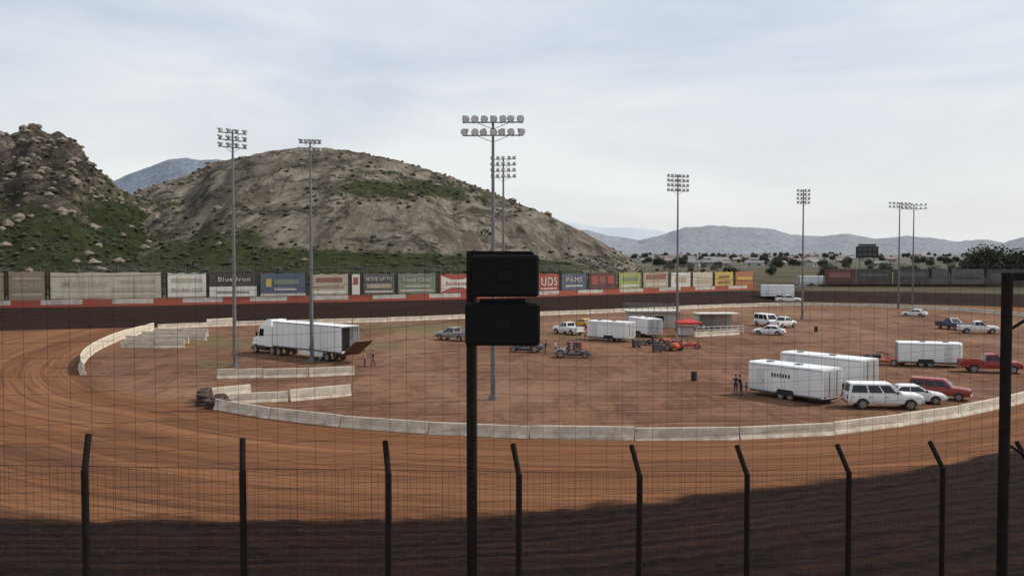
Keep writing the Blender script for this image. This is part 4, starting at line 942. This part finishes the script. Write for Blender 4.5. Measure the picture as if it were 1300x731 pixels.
# ---------------------------------------------------------------- people
PM={}
def person(loc,yaw,pose,shirt,label,hgt=1.75):
    k=(pose,shirt.name)
    if k not in PM:
        b=bpy.data.meshes.new('p'); V_=[];E_=[];R_=[]
        def v(p,r,par=None):
            V_.append(p);R_.append(r)
            if par is not None: E_.append((par,len(V_)-1))
            return len(V_)-1
        lean=0.12 if pose=='lean' else 0.0; st=0.16 if pose=='walk' else 0.04
        pel=v((0,0,0.95),(0.14,0.105)); ch=v((lean*0.5,0,1.15),(0.135,0.10),pel); sh=v((lean,0,1.38),(0.155,0.10),ch); nk=v((lean+0.02,0,1.5),(0.055,0.055),sh)
        h1=v((lean+0.03,0,1.6),(0.075,0.085),nk); h2=v((lean+0.03,0,1.72),(0.08,0.085),h1)
        for s in(-1,1):
            hp=v((0,s*0.1,0.88),(0.09,0.09),pel); kn=v((s*st+0.03,s*0.11,0.5),(0.062,0.062),hp); an=v((s*st*1.3-0.02,s*0.12,0.1),(0.042,0.042),kn); ft=v((s*st*1.3+0.15,s*0.14,0.035),(0.045,0.03),an)
            so=v((lean,s*0.19,1.40),(0.058,0.058),sh)
            if pose=='walk': el=(lean-s*0.08,s*0.26,1.14); wr=(lean+0.08-s*0.1,s*0.27,0.92)
            elif pose=='lean': el=(lean+0.1,s*0.26,1.16); wr=(lean+0.34,s*0.2,1.1)
            else: el=(lean-0.04,s*0.27,1.13); wr=(lean+0.06,s*0.28,0.88)
            e_=v(el,(0.042,0.042),so); w_=v(wr,(0.028,0.028),e_)
            d=(Vector(wr)-Vector(el)).normalized(); pa=v(tuple(Vector(wr)+d*0.07),(0.032,0.02),w_)
            sd=d.cross(Vector((0,1,0))).normalized()
            for q,l in((-0.03,0.07),(-0.01,0.085),(0.01,0.08),(0.03,0.06)):
                v(tuple(Vector(wr)+d*(0.1+l)+sd*q*1.2),(0.009,0.009),pa)
            v(tuple(Vector(wr)+d*0.08+sd*0.055),(0.01,0.01),w_)
        b.from_pydata(V_,E_,[]); o=bpy.data.objects.new('p',b); COL.objects.link(o)
        md=o.modifiers.new('s','SKIN'); 
        for i,r in enumerate(R_): b.skin_vertices[0].data[i].radius=r
        b.skin_vertices[0].data[0].use_root=True
        o.modifiers.new('u','SUBSURF').levels=1
        bpy.context.view_layer.update(); dg=bpy.context.evaluated_depsgraph_get(); me=bpy.data.meshes.new_from_object(o.evaluated_get(dg)); bpy.data.objects.remove(o)
        me.materials.clear()
        for mm in(skin,shirt,denim,dark): me.materials.append(mm)
        for f in me.polygons:
            c=f.center; f.use_smooth=True
            f.material_index=3 if c.z<0.09 else (2 if c.z<0.98 and abs(c.y)<0.215 else (1 if (0.95<c.z<1.47 and (abs(c.y)<0.25 or c.z>1.2)) else 0))
        hb=MB(); n=10
        def ring(z,r,o=0): return [(lean+0.02+o+r*math.cos(2*math.pi*i/n),r*0.92*math.sin(2*math.pi*i/n),z) for i in range(n)]
        hb.loft([ring(1.64,0.085,-0.02),ring(1.70,0.102,-0.01),ring(1.76,0.092),ring(1.81,0.05)])
        fb=MB(); x=lean+0.03
        fb.cyl((x+0.075,0,1.69),(x+0.105,0,1.655),0.008,0.014,6)
        for s in(-1,1): fb.box((x+0.08,s*0.03,1.695),(0.01,0.022,0.012),1); fb.box((x,s*0.088,1.67),(0.03,0.015,0.05),0)
        fb.box((x+0.082,0,1.62),(0.01,0.045,0.01),2)
        PM[k]=(me,hb.mesh('hair',hairm,True),fb.mesh('face',[skin,dark,lampred]))
    me,hm,fm=PM[k]
    e=root('person',label,'person','people standing on the infield',loc,yaw); e.scale=(hgt/1.8,)*3
    O('body',me,e); O('hair',hm,e); O('face',fm,e)
def dz(p): c=P(*p); return (c.x,c.y,gz(c.x,c.y))
person(dz((934,501)),1.2,'stand',shirtd,'person in dark shirt and jeans standing beside a trailer')
person(dz((941,502)),2.6,'lean',shirtd,'person in dark shirt reaching toward a trailer')
person(dz((463,466)),0.3,'stand',shirtr,'person in tan shirt standing beside the truck ramp')
person(dz((474,465)),3.4,'walk',shirtd,'person in dark shirt walking beside the truck ramp')
person(dz((692,450)),0.2,'lean',shirtd,'person in dark clothes bending over a sprint car')
person(dz((706,450)),3.0,'lean',shirtw,'person in pale shirt working on a sprint car')
person(dz((722,449)),4.6,'stand',shirtd,'person in dark shirt standing behind a sprint car')
person(dz((829,441)),0.5,'stand',shirtd,'person in dark shirt standing beside sprint cars')
person(dz((859,439)),4.0,'lean',shirtr,'person in tan shirt working on an orange race car')
person(dz((893,425)),1.0,'walk',shirtw,'person in pale shirt walking near the canopy')
# ---------------------------------------------------------------- camera, light, world
cam=bpy.data.cameras.new('camera'); co=bpy.data.objects.new('camera',cam); COL.objects.link(co)
cam.sensor_width=36; cam.lens=36*F/1300; cam.clip_end=40000; cam.clip_start=0.1
co.location=(0,0,H); co.rotation_euler=(math.pi/2-PIT,0,0); scene.camera=co
AZ=math.radians(76); ELV=math.radians(44)
sd_=Vector((math.sin(AZ)*math.cos(ELV),math.cos(AZ)*math.cos(ELV),math.sin(ELV)))
sl=bpy.data.lights.new('sun','SUN'); sl.energy=3.4; sl.angle=math.radians(0.6); sl.color=(1.0,0.94,0.84)
so=bpy.data.objects.new('sun',sl); COL.objects.link(so); so.rotation_euler=sd_.to_track_quat('Z','Y').to_euler()
W=bpy.data.worlds.new('World'); scene.world=W; W.use_nodes=True; nt=W.node_tree
bg=nt.nodes['Background']; sky=nt.nodes.new('ShaderNodeTexSky'); sky.sky_type='NISHITA'; sky.sun_disc=False
sky.sun_elevation=ELV; sky.sun_rotation=AZ; sky.dust_density=3.0; sky.air_density=1.0
tcn=nt.nodes.new('ShaderNodeTexCoord').outputs['Generated']
mp=nt.nodes.new('ShaderNodeMapping'); mp.inputs['Scale'].default_value=(1.2,1.2,5.5); mp.inputs['Rotation'].default_value=(0.05,0.12,0.3); nt.links.new(tcn,mp.inputs['Vector'])
cn=noisen(nt,mp.outputs[0],1.6,8,0.55,0.4)
cl=ramp(nt,cn,0.38,0.64,0.80,1.0)
hor=ramp(nt,sepx(nt,tcn,2),0.0,0.30,1.0,0.0)
cloudc=mixc(nt,ramp(nt,cn,0.40,0.62),(6.3,7.15,8.5),(7.9,8.25,8.8))
cloudc=mixc(nt,hor,cloudc,(8.8,8.95,8.8))
colr=mixc(nt,mathn(nt,'MAXIMUM',cl,mathn(nt,'MULTIPLY',hor,0.97)),sky.outputs[0],cloudc)
nt.links.new(colr,bg.inputs['Color']); bg.inputs['Strength'].default_value=0.1
scene.view_settings.view_transform='Standard'; scene.view_settings.look='None'; scene.view_settings.exposure=0
